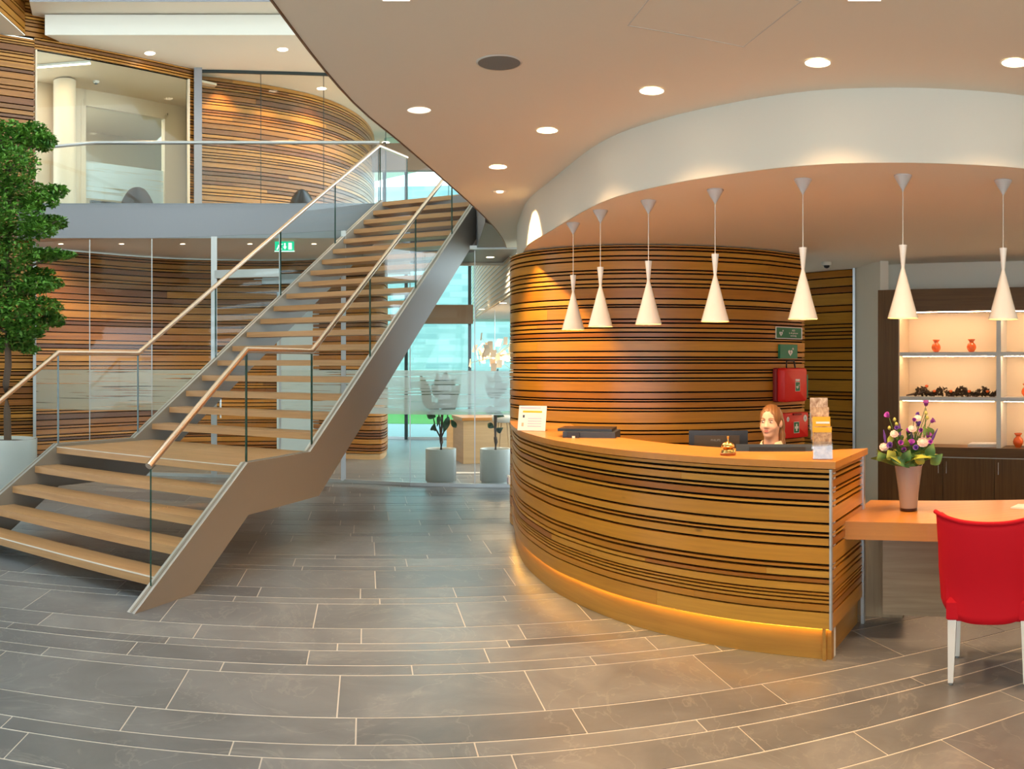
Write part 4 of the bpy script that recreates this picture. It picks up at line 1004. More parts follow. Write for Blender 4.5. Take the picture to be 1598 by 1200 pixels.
for px, py, s, m, d in ((1387,650,.028,'magenta',(-.6,0,.6)),(1445,633,.03,'purple',(0,0,1)),(1452,658,.026,'purple',(.7,0,.5)),(1434,648,.02,'violet',(-.6,0,.6)),(1395,684,.028,'magenta',(-.4,0,.5)),(1391,696,.03,'violet',(-.3,0,.4)),(1422,693,.03,'magenta',(.1,0,.6)),(1418,674,.024,'magenta',(0,0,.6)),(1447,681,.028,'purple',(.3,0,.5)),(1433,664,.026,'violet',(0,0,1))):
    p = bp(px, py, rb.uniform(0,.06)); stem_to(p); bell(p, Vector(d)+fv*.5, s, m)
for px, py, s in ((1380,697,.030),(1440,689,.036),(1396,676,.027),(1424,668,.027),(1432,652,.024)):
    p = bp(px, py, rb.uniform(.01,.07)); stem_to(p); puff(p, s, 'cream_p')
for a, b in (((1382,690),(1379,670)),((1404,680),(1404,660)),((1424,688),(1422,672)),((1450,694),(1463,668))):
    p0, p1 = bp(*a, .03), bp(*b, .03); stem_to(p0); MB().tube([p0, (p0+p1)/2, p1], [.008,.010,.002], 6).build('flower_spike', M['violet'], bq)
for px, py in ((1396,655),(1399,662),(1445,645),(1447,652),(1428,675),(1388,668),(1440,672),(1410,690)):
    p = bp(px, py, .02); stem_to(p); MB().lathe([(0,-.012),(.010,-.006),(.012,.004),(.006,.014),(0,.017)], p, 8).build('bud', M['bud'], bq)
MB().tube([VB+Vector((0,0,.25)), bp(1441,690,.01), bp(1444,660,.01), bp(1445,637,.01)], [.004,.005,.004,.003], 6).build('stem', M['stem'], bq)
for i in range(44):
    a = rb.uniform(-1.3, 1.3); L = rb.uniform(.10,.17); b = VB+Vector((0,0,.29))+rv_*rb.uniform(-.05,.05)+fv*rb.uniform(-.03,.06)
    e = b+rv_*(math.sin(a)*L*1.25)+Vector((0,0,math.cos(a)*L*.75+.015))+fv*rb.uniform(-.06,.11)
    leaf('leaf', b, e, rb.uniform(.05,.085), M['leaf_b' if i % 5 else 'leaf_y'], bq, .025)
for a, b, m in (((1432,722),(1439,706),'leaf_y'),((1395,714),(1386,700),'leaf_y'),((1452,722),(1470,706),'leaf_b'),((1447,712),(1456,690),'leaf_b'),((1380,716),(1372,703),'leaf_b'),((1410,718),(1420,700),'leaf_b')):
    leaf('leaf', bp(*a,.09), bp(*b,.1), .07, M[m], bq, .01, fv)
for i in range(26):
    px = rb.uniform(1384, 1456); py = rb.uniform(676, 712); p0 = bp(px, py, rb.uniform(-.03,.07))
    leaf('leaf', p0, p0+rv_*rb.uniform(-.06,.06)+Vector((0,0,rb.uniform(.02,.07)))+fv*rb.uniform(-.01,.04), rb.uniform(.025,.05), M['leaf_b' if i % 4 else 'leaf_y'], bq, .012)
for px, py, s, m in ((1405,692,.026,'magenta'),(1430,699,.026,'violet'),(1412,702,.024,'purple'),(1438,672,.022,'purple'),(1400,668,.02,'violet'),(1452,690,.022,'magenta'),(1426,656,.02,'purple')):
    p = bp(px, py, .07); stem_to(p); bell(p, fv+Vector((rb.uniform(-.4,.4),0,.6)), s, m)
for k in range(7):
    p0 = bp(1382,712,.04); leaf('leaf', p0, p0+rv_*-.06+Vector((0,0,-.02+.012*k))+fv*.02*k*.3, .012, M['leaf_y'], bq, .005)

# ================================================================== RED CHAIR
fx = np.array([.545,.838]); fx /= np.linalg.norm(fx); cw = np.array([fx[1], -fx[0]])
cb = np.array([2.24,4.21])+cw*.20+fx*.22
chair = thing('upholstered_chair', 'red upholstered armchair with white legs pulled up to the visitor desk', 'chair', (float(cb[0]), float(cb[1]), 0), math.atan2(-cw[1]*-1, cw[0]))
chair.rotation_euler = (0, 0, math.atan2(cw[1], cw[0]))
CM = Matrix.LocRotScale(chair.location, chair.rotation_euler, None)
def cpart(mb, name, m, parent=chair):
    mb.v = [tuple(CM@Vector(q)) for q in mb.v]; return mb.build(name, m, parent)
# local: x right (seen from behind), y towards the desk, z up
def shell(zs, xs, y_fun, th, m, name):
    A = []; B = []
    mb = MB(); nu, nv = 20, 14; Vf = []; Vb = []
    for j in range(nv+1):
        tv = j/nv; z = zs[0]+(zs[1]-zs[0])*tv; hw = float(np.interp(tv, *xs))
        for i in range(nu+1):
            tu = i/nu*2-1; x = hw*tu; y = y_fun(tu, tv)
            zz = z+(.045*abs(tu)**2.2*tv**3)-(.05*abs(tu)**3*(1-tv)**3*-1)
            Vb.append((x, y, zz)); Vf.append((x*.9, y+th*(1-.25*tv), zz-(.0 if tv < .95 else .006)))
    n = (nu+1)*(nv+1); q = lambda i, j: j*(nu+1)+i
    fs = [(q(i,j), q(i+1,j), q(i+1,j+1), q(i,j+1)) for j in range(nv) for i in range(nu)]
    fs += [tuple(n+k for k in f[::-1]) for f in fs]
    ring = [q(i,0) for i in range(nu)]+[q(nu,j) for j in range(nv)]+[q(nu-i,nv) for i in range(nu)]+[q(0,nv-j) for j in range(nv)]
    for a, b in zip(ring, ring[1:]+ring[:1]): fs.append((b, a, n+a, n+b))
    mb.add(Vb+Vf, fs, None, 0, True); return cpart(mb, name, m)
shell((.325,.862), ([0,.12,.5,.72,1],[.235,.262,.272,.272,.282]), lambda tu, tv: -.235-.055*tv**1.6+.11*abs(tu)**3.5+.012*math.sin(tv*6), .075, M['red'], 'backrest')
mb = MB(); mb.tube([(-.287*1.0*s_, -.292+.11*abs(s_)**3.5, .868+.045*abs(s_)**2.2) for s_ in np.linspace(-1, 1, 21)], .012, 8); cpart(mb, 'top_piping', M['red'])
for s in (-1, 1):
    mb = MB(); mb.tube([(s*.215, -.16, .635), (s*.222, -.02, .62), (s*.22, .14, .58), (s*.215, .20, .50), (s*.21, .19, .40)], [.03,.034,.034,.034,.03], 10); cpart(mb, 'armrest', M['red'])
    mb = MB(); V = []
    for z, ya, yb in ((.34,-.18,.21),(.60,-.18,.17)): V += [(s*.20, ya, z), (s*.20, yb, z), (s*.228, yb, z), (s*.228, ya, z)]
    mb.add(V, [(0,1,5,4),(2,3,7,6),(1,2,6,5),(3,0,4,7),(0,3,2,1),(4,5,6,7)]); cpart(mb, 'side_panel', M['red'])
mb = MB(); V = []
for z, k in ((.33,.94),(.345,1),(.43,1),(.455,.93)): V += [(.225*k*sx, .02+.225*k*sy, z) for sx, sy in ((-1,-1),(1,-1),(1,1),(-1,1))]
mb.add(V, [(0,3,2,1),(12,13,14,15)]+[(4*j+i, 4*j+(i+1) % 4, 4*j+4+(i+1) % 4, 4*j+4+i) for j in range(3) for i in range(4)]); cpart(mb, 'seat', M['red'])
for sx in (-1, 1):
    for sy, bx, by in ((-1,.20,-.22),(1,.20,.22)):
        tx, ty = .195, .17*sy; mb = MB(); V = []
        for z, h_, x, y in ((.012,.014,bx,by),(.36,.024,tx,ty)): V += [(sx*x+i*h_, y+j*h_, z) for i, j in ((-1,-1),(1,-1),(1,1),(-1,1))]
        mb.add(V, [(0,3,2,1),(4,5,6,7)]+[(i, (i+1) % 4, 4+(i+1) % 4, 4+i) for i in range(4)])
        lg = cpart(mb, 'leg', M['leg'])
        mb = MB().lathe([(.012,0),(.012,.012)], (sx*bx, by, 0), 10).disc((sx*bx, by, .0), .012, 10); cpart(mb, 'foot_glide', M['speaker'], lg)

# ================================================================== PLANTS
def ellips_leafcloud(mb, c, rad, n, r_, size=(.035,.07)):
    for _ in range(n):
        while True:
            q = Vector((r_.uniform(-1,1), r_.uniform(-1,1), r_.uniform(-1,1)))
            if .35 < q.length < 1: break
        p = Vector(c)+Vector((q.x*rad[0], q.y*rad[1], q.z*rad[2])); L = r_.uniform(*size)
        d = Vector((r_.gauss(0,1)+q.x, r_.gauss(0,1)+q.y, r_.gauss(0,.5)+.1)).normalized(); s = d.cross(Vector((r_.gauss(0,.4), r_.gauss(0,.4), 1))).normalized(); u = s.cross(d)
        mb.add([p-d*L*.5, p-s*L*.24+u*L*.06, p+d*L*.5, p+s*L*.24+u*L*.06], [(0,1,2,3)])
TC = P(12, 11.0)
pl_ = thing('tree_planter', 'large white cylindrical planter at the left edge behind the stair', 'planter', (*TC, 0))
MB().lathe([(.33,0),(.355,.02),(.365,.80),(.365,.80),(.34,.80),(.335,.74)], (*TC, 0), 40).build('planter_body', M['pot'], pl_)
MB().lathe([(0,.76),(.2,.765),(.337,.755)], (*TC, 0), 30).build('soil', M['soil'], pl_)
tree = thing('indoor_tree', 'tall layered green indoor tree growing in the white planter', 'tree', (*TC, .76))
k_ = 11.0/F
def tp_(px, py, d=0): a = Vector((*TC, 0)); u = Vector((TC[1], -TC[0], 0)).normalized(); return a+u*((px-12)*k_)+Vector((0,0,zat(py,11.0)))+Vector((-TC[0],-TC[1],0)).normalized()*d
MB().tube([tp_(12,688), tp_(11,640), tp_(9,600), tp_(13,570), tp_(12,530), tp_(16,470), tp_(10,400), tp_(16,330), tp_(10,260), tp_(14,210)], [.05,.046,.044,.046,.04,.038,.034,.028,.02,.01], 10).build('trunk', M['bark'], tree)
for a, b, c in (((12,540),(35,510),(75,490)),((12,520),(-20,500),(-60,480)),((14,430),(50,415),(85,400)),((12,420),(-25,400),(-70,390)),((12,330),(45,320),(85,305)),((14,380),(55,365),(90,345)),((12,300),(-20,280),(-50,270)),((12,270),(30,245),(55,225)),((12,250),(0,220),(-20,205))):
    MB().tube([tp_(*a), tp_(*b, .1), tp_(*c, .05)], [.018,.012,.005], 6).build('branch', M['bark'], tree)
rf = random.Random(9); fo = MB()
for px, py, rx, rz, n in ((12,215,32,22,430),(50,205,26,16,320),(68,225,18,12,200),(-30,225,34,26,380),(15,265,42,24,520),(35,300,40,16,420),(85,298,20,9,170),(62,318,26,10,210),(-25,300,40,30,480),(20,345,45,20,520),(78,345,26,10,260),(55,365,30,10,260),(-30,365,40,26,440),(15,400,45,22,520),(70,398,30,9,260),(102,402,14,5,70),(60,425,24,9,180),(-30,430,40,24,420),(10,450,45,20,480),(55,448,30,10,240),(78,440,22,8,130),(15,490,44,18,460),(65,480,30,12,260),(82,500,20,9,160),(40,515,30,14,320),(-25,490,40,24,400),(20,530,32,14,300),(45,545,16,6,70),(-20,540,30,12,200)):
    ellips_leafcloud(fo, tp_(px, py, rf.uniform(-.25,.3)), (rx*k_*1.22, rx*k_*1.0, rz*k_*1.3), int(n*2.6), rf, (.05,.09))
fo.build('foliage', M['leaf'], tree, kind='stuff')
def potplant(px, label_pot, label_plant, stems, leaves, r=12.95, seed=1):
    c = P(px, r); h = .49
    pt = thing('round_planter', label_pot, 'planter', (*c, 0), group='cylindrical planters behind the glass wall')
    MB().lathe([(.205,0),(.205,.025),(.205,.025),(.222,.03),(.222,h),(.222,h),(.205,h),(.2,h-.05)], (*c, 0), 32).build('planter_body', M['pot_in'], pt)
    MB().lathe([(0,h-.03),(.203,h-.04)], (*c, 0), 24).build('soil', M['soil'], pt)
    pp = thing('potted_plant', label_plant, 'plant', (*c, h-.035), group='leafy plants behind the frosted glass')
    q = random.Random(seed); k = r/F; B = Vector((*c, 0)); u = Vector((math.cos(az(px)), -math.sin(az(px)), 0)); v = Vector((math.sin(az(px)), math.cos(az(px)), 0))
    pos = lambda dx, py, dd=0: B+u*(dx*k)+Vector((0,0,zat(py, r)))+v*dd
    MB().tube([pos(0,706), pos(1,690), pos(0,682)], [.03,.026,.024], 8).build('trunk', M['bark'], pp)
    for dx, py in stems: MB().tube([pos(0,684), pos(dx*.6,(684+py)/2+6), pos(dx,py)], [.014,.011,.007], 6).build('stem', M['bark'], pp)
    for dx, py, ex, ey, w_ in leaves:
        leaf('leaf', pos(dx,py,q.uniform(-.15,.1)), pos(ex,ey,q.uniform(-.2,.15)), w_, M['leaf_d'], pp, .04, v*-1)
random.seed(2)
potplant(688, 'pale cylindrical planter behind the glass, left of the pair', 'dark branching leafy plant in the left indoor planter', [(-14,640),(-4,625),(4,630),(12,640),(2,600)],
    [(-10,660,-12,672,.09),(-2,650,-6,665,.07),(12,650,4,675,.1),(16,655,24,668,.08),(0,610,-6,582,.16),(4,615,8,578,.2),(4,640,10,600,.2),(-14,640,-30,612,.12),(-16,630,-32,585,.14),(12,640,26,612,.16),(10,630,30,600,.14),(-4,640,-20,625,.15),(2,628,20,640,.15),(0,620,-14,600,.14),(6,620,2,590,.16),(10,605,24,590,.12),(-8,650,-22,645,.12)], seed=1)
potplant(773, 'pale cylindrical planter behind the glass beside the slatted wall', 'slim leafy plant in the indoor planter next to the slatted wall', [(-2,640),(3,610),(0,590)],
    [(-2,668,-12,662,.09),(2,672,12,666,.09),(2,625,8,588,.14),(0,620,-16,600,.14),(3,615,18,598,.14),(0,600,4,575,.1),(-2,640,-18,640,.14),(4,635,18,625,.14),(2,645,14,650,.12),(-2,600,-14,585,.1)], seed=2)

# ================================================================== BEYOND THE GLASS
xs = thing('cafe_counter', 'plain pale wood counter in the room behind the glass wall', 'counter', (*P(765,15.6), 0))
A, B = np.array(P(723,15.35)), np.array(P(815,15.6))
MB().plank(np.array([A, B]), .0, .74, .9).build('counter_body', M['pale_wood'], xs); MB().plank(np.array([A, B])+np.array([[-.02,-.02],[.02,-.02]]), .74, .79, .95).build('counter_top', M['top'], xs)
t = thing('wood_partition', 'low pale wood partition left of the pale wood counter', 'partition', (*P(705,17.5), 0))
MB().plank(np.array([P(697,17.4), P(713,17.4)]), 0, .60, .06).build('panel', M['pale_wood'], t); MB().plank(np.array([P(696.5,17.38), P(713.5,17.38)]), .60, .63, .08).build('cap', M['top'], t)
c = P(787, 14.9); t = thing('bar_stool', 'white bar stool at the pale wood counter', 'stool', (*c, 0))
MB().lathe([(0,.74),(.17,.745),(.2,.77),(.21,.86),(.20,.86),(.18,.79),(0,.775)], (*c, 0), 20).build('seat', M['white'], t)
for i in range(4):
    a = i*math.pi/2+.5; MB().tube([(c[0]+.1*math.cos(a), c[1]+.1*math.sin(a), .745), (c[0]+.22*math.cos(a), c[1]+.22*math.sin(a), 0)], .013, 6).build('leg', M['pale_wood'], t)
# paper chandelier
c = Vector((*P(772,16.5), zat(556,16.5))); t = thing('spiky_chandelier', 'spiky chandelier of wires and pale paper sheets above the counter behind the glass', 'chandelier', c)
rr_ = random.Random(6); wm = MB(); MB().tube([c, c+Vector((0,0,1.3))], .006, 6).build('cord', M['chrome'], t); MB().lathe([(0,-.06),(.05,-.03),(.06,.02),(.03,.06),(0,.07)], c, 12).build('hub', M['lamp_on'], t)
for i in range(46):
    d = Vector((rr_.gauss(0,1), rr_.gauss(0,1), rr_.gauss(0,.42)+.12)).normalized(); e = c+d*rr_.uniform(.2,.55); MB().tube([c, e], .003, 4, cap=False).build('wire', M['brass'], t)
    s = d.cross(Vector((0,0,1))).normalized()*.05; u = Vector((rr_.gauss(0,.02), rr_.gauss(0,.02), .07))
    MB().add([e-s-u, e+s-u, e+s+u, e-s+u], [(0,1,2,3)]).build('paper_sheet', M['cream'], t)
l = bpy.data.lights.new('chandelier_light', 'POINT'); l.energy = 25; l.color = (1,.7,.4); l.shadow_soft_size = .1; lo = bpy.data.objects.new('chandelier_light', l); COL.objects.link(lo); lo.location = c+Vector((0,0,-.15))
# outer facade
fac = thing('window_4', 'outer glass facade of the room behind with black mullions', 'glass wall', (*P(680,20.4), 0), kind='structure')
FA = [P(600,20.6), P(634,20.4), P(733,20.4), P(800,20.4), P(840,20.4)]
for a, b in zip(FA, FA[1:]):
    pane('glass_pane', a, b, .02, 6.9, .02, fac, 'glass_ext'); bar(MB(), a, b, 0, .06, .08).build('bottom_rail', M['alu'], fac)
for q in FA: MB().box((*q, 3.4), (.07,.1,6.8), 0).build('mullion', M['mull'], fac)
bar(MB(), P(630,20.2), P(738,20.2), 2.62, 3.04, .25).build('transom', M['brown_beam'], fac)
bar(MB(), P(560,20.0), P(800,20.0), 6.0, 6.6, .2).build('head_beam', M['brown_beam'], fac)
# pale slatted drum and low ceiling of the room behind
PDR = cr([P(739,21.5), P(752,18.5), P(768,16.3), P(785,14.6), P(800,13.4)], 20)
dr = MB().plank(off(PDR, .03), 2.75, 4.1, .03).build('wall_pale_drum', M['cream'], label='pale slatted drum under the ceiling of the room behind', cat='wall', kind='structure')
for z in np.arange(2.80, 4.1, .085): MB().plank(off(PDR, .045), float(z), float(z)+.028, .015).build('slat', M['greywall'], dr)
MB().prism([tuple(q) for q in PDR]+[(2,13.4),(2,21.5)], 2.73, 2.75).build('ceiling_cafe', M['pink_ceil'], label='low ceiling over the pale wood counter', cat='ceiling', kind='structure')
bar(MB(), P(700,14.3), P(812,14.3), 3.28, 3.62, .1).build('trim_4', M['pink_ceil'], label='beige downstand behind the glass beside the stair', cat='trim', kind='structure')
MB().prism([(-15,20.8),(14,20.8),(14,26),(-15,26)], -.12, -.03).build('patio_paving', M['patio'], label='pale paved terrace outside the back facade', cat='paving', kind='structure')
MB().prism([(-20,26),(20,26),(20,33),(-20,33)], -.1, -.02).build('lawn', M['lawn'], label='green lawn beyond the terrace', cat='lawn', kind='structure')
MB().plank(np.array([(-14,33),(14,33)]), -.1, 8.3, .3).build('neighbour_building', M['brick'], label='pale brick building across the lawn', cat='building', kind='structure')

# ================================================================== SIGNS AND UPSTAIRS THINGS
def exit_sign(px0, px1, y0, y1, r, label, arrow=True, hang=None):
    c = np.array(P((px0+px1)/2, r)); f = front_of(c); w_ = (px1-px0)*r/F; z0, z1 = zat(y1, r), zat(y0, r); h_ = z1-z0
    t = thing('exit_sign', label, 'sign', (float(c[0]), float(c[1]), z0)); T = face_frame((c[0], c[1], (z0+z1)/2), Vector((-f[1], f[0], 0)))
    slab(T, w_, h_, .03, M['exit'], 'sign_body', t); q = Matrix.Translation((0,0,.016))
    man = MB()
    for pts in (((-.34,.1),(-.22,.14),(-.2,.02),(-.33,-.02)), ((-.30,.0),(-.22,.02),(-.12,-.25),(-.2,-.27)), ((-.33,.02),(-.27,.0),(-.36,-.28),(-.43,-.26)), ((-.24,.14),(-.2,.08),(-.08,.16),(-.1,.2)), ((-.27,.28),(-.21,.28),(-.21,.18),(-.27,.18))):
        man.add([T@q@Vector((x*w_, y*h_*1.2, 0)) for x, y in pts], [(0,1,2,3)])
    man.build('running_figure', M['exit_w'], t)
    ar = MB(); ar.add([T@q@Vector((x*w_, y*h_, 0)) for x, y in ((-.02,.3),(.06,.3),(.06,-.05),(-.02,-.05))], [(0,1,2,3)]); ar.add([T@q@Vector((x*w_, y*h_, 0)) for x, y in ((-.08,-.03),(.12,-.03),(.02,-.3))], [(0,1,2)]); ar.build('arrow', M['exit_w'], t)
    dr = MB(); dr.add([T@q@Vector((x*w_, y*h_, 0)) for x, y in ((.2,.32),(.38,.32),(.38,-.3),(.2,-.3))], [(0,1,2,3)]); dr.build('doorway', M['exit_w'], t)
    slab(T@Matrix.Translation((0,-h_*.46,.012)), w_*1.05, h_*.07, .012, M['exit_w'], 'edge_light', t)
    if hang: MB().box((c[0], c[1], (z1+hang)/2), (.02,.02,hang-z1), 0).build('hanger', M['alu'], t)
exit_sign(429, 459, 376, 393, 14.3, 'green exit sign with running figure hanging under the gallery', hang=3.66)
exit_sign(54, 66, 166, 178, 16.0, 'small green exit sign inside the upstairs room')
# upstairs room furnishings
def room_strip(pa, pb, ya, yb, lb):
    a, b = [np.array(P(p, (6.69-EYE)*F/(HY-y))) for p, y in ((pa, ya), (pb, yb))]; t = thing('linear_light', lb, 'ceiling light', (float(a[0]), float(a[1]), 6.66)); bar(MB(), a, b, 6.675, 6.715, .07).build('housing', M['white'], t); bar(MB(), a, b, 6.668, 6.675, .05).build('diffuser', M['lamp_on'], t)
    l = bpy.data.lights.new('strip_light', 'AREA'); l.shape = 'RECTANGLE'; l.size = float(np.linalg.norm(b-a)); l.size_y = .05; l.energy = 9; l.color = (1,.74,.48)
    lo = bpy.data.objects.new('strip_light', l); COL.objects.link(lo); lo.location = (*((a+b)/2), 6.66); lo.rotation_euler = (0, 0, math.atan2(b[1]-a[1], b[0]-a[0]))
room_strip(58, 141, 104, 97.5, 'linear ceiling light inside the upstairs room near the window')
room_strip(133, 192, 164, 158.5, 'linear ceiling light deeper in the upstairs room')
c = np.array(rp(150, 1.0)); t = thing('smoke_detector', 'white smoke detector on the ceiling of the upstairs room', 'detector', (float(c[0]), float(c[1]), 6.72)); MB().lathe([(.06,0),(.06,-.02),(.04,-.04)], (*c, 6.72), 16).build('detector_base', M['white'], t); MB().lathe([(.025,-.038),(.02,-.055),(0,-.058)], (*c, 6.72), 12).build('sensor', M['speaker'], t)
def lounge(px, r, label, s=1.0, rot=0.0, m='chair_brown', pos=None):
    c = P(px, r) if pos is None else pos; t = thing('lounge_chair', label, 'chair', (*c, Z1), rot)
    CMl = Matrix.LocRotScale(t.location, t.rotation_euler, None)
    mb = MB(); V = []
    for j in range(9):
        tv = j/8; hw = .34*s*math.cos(tv*1.25)**.7
        for i in range(9): tu = i/8*2-1; V.append((hw*tu, -.25+.22*abs(tu)**2-.08*tv, (.24+.42*tv)*s))
    V2 = [(x, y+.08, z) for x, y, z in V]; q = lambda i, j: j*9+i
    fs = [(q(i,j), q(i+1,j), q(i+1,j+1), q(i,j+1)) for j in range(8) for i in range(8)]; fs += [tuple(81+k for k in f[::-1]) for f in fs]
    ring = [q(i,0) for i in range(8)]+[q(8,j) for j in range(8)]+[q(8-i,8) for i in range(8)]+[q(0,8-j) for j in range(8)]
    fs += [(b, a, 81+a, 81+b) for a, b in zip(ring, ring[1:]+ring[:1])]
    mb.add([CMl@Vector(p) for p in V+V2], fs, None, 0, True).build('backrest', M[m], t)
    sm = MB().lathe([(0,.2*s),(.28*s,.21*s),(.3*s,.24*s),(.27*s,.28*s),(0,.29*s)], n=18); sm.v = [tuple(CMl@Vector(p)) for p in sm.v]; sm.build('seat', M[m], t)
    for i in range(4):
        a = i*math.pi/2+.78; lm = MB().tube([(.17*s*math.cos(a), .17*s*math.sin(a), .22*s), (.24*s*math.cos(a), .24*s*math.sin(a), 0)], .015, 6); lm.v = [tuple(CMl@Vector(p)) for p in lm.v]; lm.build('leg', M['black'], t)
lounge(0, 0, 'dark brown lounge chair with rounded back in the upstairs room', .92, -az(214), pos=rp(214, .75))
c = np.array(P(471, 15.2)); lounge(0, 0, 'small dark low chair standing on the gallery by the glass wall', .62, -az(471), 'black', pos=tuple(c))

# ================================================================== RECEPTIONIST
def nets(fun, xs, ys, zs):
    """surface nets on a rectilinear grid -> verts, quads"""
    X, Y, Z = np.meshgrid(xs, ys, zs, indexing='ij'); V = fun(X.astype(np.float32), Y.astype(np.float32), Z.astype(np.float32))
    ins = V < 0; c = np.zeros(tuple(q-1 for q in V.shape), np.int8)
    for i in (0, 1):
        for j in (0, 1):
            for k in (0, 1): c += ins[i:V.shape[0]-1+i, j:V.shape[1]-1+j, k:V.shape[2]-1+k]
    act = (c > 0) & (c < 8); idx = -np.ones(act.shape, int); ii = np.argwhere(act); idx[act] = np.arange(len(ii))
    P_ = np.zeros((len(ii), 3)); W_ = np.zeros(len(ii)); ax = (np.asarray(xs), np.asarray(ys), np.asarray(zs))
    for d in range(3):
        o1, o2 = [q for q in range(3) if q != d]
        for a in (0, 1):
            for b in (0, 1):
                i0 = ii.copy(); i0[:, o1] += a; i0[:, o2] += b; i1 = i0.copy(); i1[:, d] += 1
                v0 = V[tuple(i0.T)]; v1 = V[tuple(i1.T)]; m = (v0 < 0) != (v1 < 0); t = np.where(m, v0/np.where(m, v0-v1, 1), 0)
                p0 = np.stack([ax[q][i0[:, q]] for q in range(3)], 1); p1 = np.stack([ax[q][i1[:, q]] for q in range(3)], 1)
                P_[m] += (p0+(p1-p0)*t[:, None])[m]; W_[m] += 1
    P_ /= W_[:, None]; quads = []
    for d in range(3):
        o1, o2 = (d+1) % 3, (d+2) % 3; sl0 = [slice(None)]*3; sl1 = [slice(None)]*3; sl0[d] = slice(0, -1); sl1[d] = slice(1, None)
        a_ = ins[tuple(sl0)]; b_ = ins[tuple(sl1)]; e = np.argwhere(a_ != b_); fl = a_[tuple(e.T)]
        ok = (e[:, o1] > 0) & (e[:, o2] > 0) & (e[:, o1] < act.shape[o1]) & (e[:, o2] < act.shape[o2]); e, fl = e[ok], fl[ok]; q = []
        for da, db in ((0,0),(-1,0),(-1,-1),(0,-1)): f = e.copy(); f[:, o1] += da; f[:, o2] += db; q.append(idx[tuple(f.T)])
        q = np.stack(q, 1); q[~fl] = q[~fl][:, ::-1]; quads.append(q)
    return P_, np.concatenate(quads)
def smin(a, b, k): h = np.clip(.5+.5*(b-a)/k, 0, 1); return b+(a-b)*h-k*h*(1-h)
def ell(X, Y, Z, c, r): q = np.sqrt(((X-c[0])/r[0])**2+((Y-c[1])/r[1])**2+((Z-c[2])/r[2])**2); return (q-1)*min(r)
def cone(X, Y, Z, a, b, r0, r1):
    a = np.array(a, np.float32); b = np.array(b, np.float32); d = b-a; L = float(d@d)
    t = np.clip(((X-a[0])*d[0]+(Y-a[1])*d[1]+(Z-a[2])*d[2])/L, 0, 1)
    return np.sqrt((X-a[0]-t*d[0])**2+(Y-a[1]-t*d[1])**2+(Z-a[2]-t*d[2])**2)-(r0+(r1-r0)*t)
HC = (0, -.015, 1.298)
def torso(X, Y, Z):
    d = ell(X, Y, Z, (0,.03,.93), (.165,.105,.17)); d = smin(d, ell(X, Y, Z, (0,.03,.76), (.135,.10,.16)), .06); d = smin(d, ell(X, Y, Z, (0,.02,.63), (.18,.14,.12)), .06)
    d = smin(d, cone(X, Y, Z, (-.14,.03,1.035), (.14,.03,1.035), .058, .058), .05); return smin(d, cone(X, Y, Z, (0,.025,1.03), (0,.015,1.12), .07, .055), .04)
def arms(X, Y, Z):
    d = None
    for s in (-1, 1):
        a = smin(cone(X, Y, Z, (s*.175,.03,1.03), (s*.225,-.05,.81), .05, .040), cone(X, Y, Z, (s*.225,-.05,.81), (s*.15,-.28,.795), .040, .028), .02); d = a if d is None else np.minimum(d, a)
    return d
def legs(X, Y, Z):
    d = None
    for s in (-1, 1):
        a = smin(cone(X, Y, Z, (s*.09,.0,.60), (s*.10,-.42,.59), .082, .06), cone(X, Y, Z, (s*.10,-.42,.59), (s*.10,-.40,.12), .058, .038), .03)
        a = smin(a, cone(X, Y, Z, (s*.10,-.39,.07), (s*.11,-.53,.045), .04, .03), .03); d = a if d is None else np.minimum(d, a)
    return d
def hands(X, Y, Z):
    d = None
    for s in (-1, 1):
        a = smin(ell(X, Y, Z, (s*.135,-.335,.778), (.038,.05,.015)), cone(X, Y, Z, (s*.15,-.28,.795), (s*.142,-.31,.785), .026, .022), .02)
        for k, (dx, L) in enumerate(((-.028,.058),(-.010,.068),(.009,.063),(.026,.05))):
            x0 = s*.135+dx; y0 = -.372
            a = smin(a, np.minimum(cone(X, Y, Z, (x0,y0,.779), (x0+dx*.15,y0-L*.55,.781), .009, .0085), cone(X, Y, Z, (x0+dx*.15,y0-L*.55,.781), (x0+dx*.2,y0-L,.765), .0085, .007)), .008)
        a = smin(a, cone(X, Y, Z, (s*.135-s*.03,-.33,.777), (s*.135-s*.062,-.375,.769), .011, .008), .01); d = a if d is None else np.minimum(d, a)
    return d
def head(X, Y, Z):
    h = ell(X, Y, Z, (0,.0,1.318), (.068,.088,.096)); h = smin(h, ell(X, Y, Z, (0,-.04,1.258), (.050,.054,.066)), .035)
    h = smin(h, ell(X, Y, Z, (0,-.068,1.205), (.024,.022,.018)), .025)
    h = smin(h, cone(X, Y, Z, (0,.012,1.10), (0,.008,1.24), .054, .050), .03)
    for s in (-1, 1):
        h = smin(h, ell(X, Y, Z, (s*.035,-.064,1.262), (.022,.022,.02)), .02)
        h = -smin(-h, ell(X, Y, Z, (s*.031,-.094,1.303), (.017,.012,.010)), .012)
        h = smin(h, ell(X, Y, Z, (s*.072,.006,1.285), (.010,.020,.030)), .01)
    h = smin(h, cone(X, Y, Z, (0,-.086,1.305), (0,-.106,1.270), .007, .0115), .012); h = smin(h, ell(X, Y, Z, (0,-.098,1.266), (.018,.012,.010)), .01)
    return smin(h, ell(X, Y, Z, (0,-.089,1.238), (.021,.010,.010)), .012)
zs_b = np.r_[np.arange(-.02, 1.09, .0145), np.arange(1.09, 1.45, .0055)]
gx_ = np.arange(-.31, .3101, .0085); gy_ = np.r_[np.arange(-.60, -.13, .0105), np.arange(-.13, .22, .007)]
RL = Matrix.LocRotScale((1.80, 6.06, 0), Matrix.Rotation(-.62, 3, 'Z'), None)
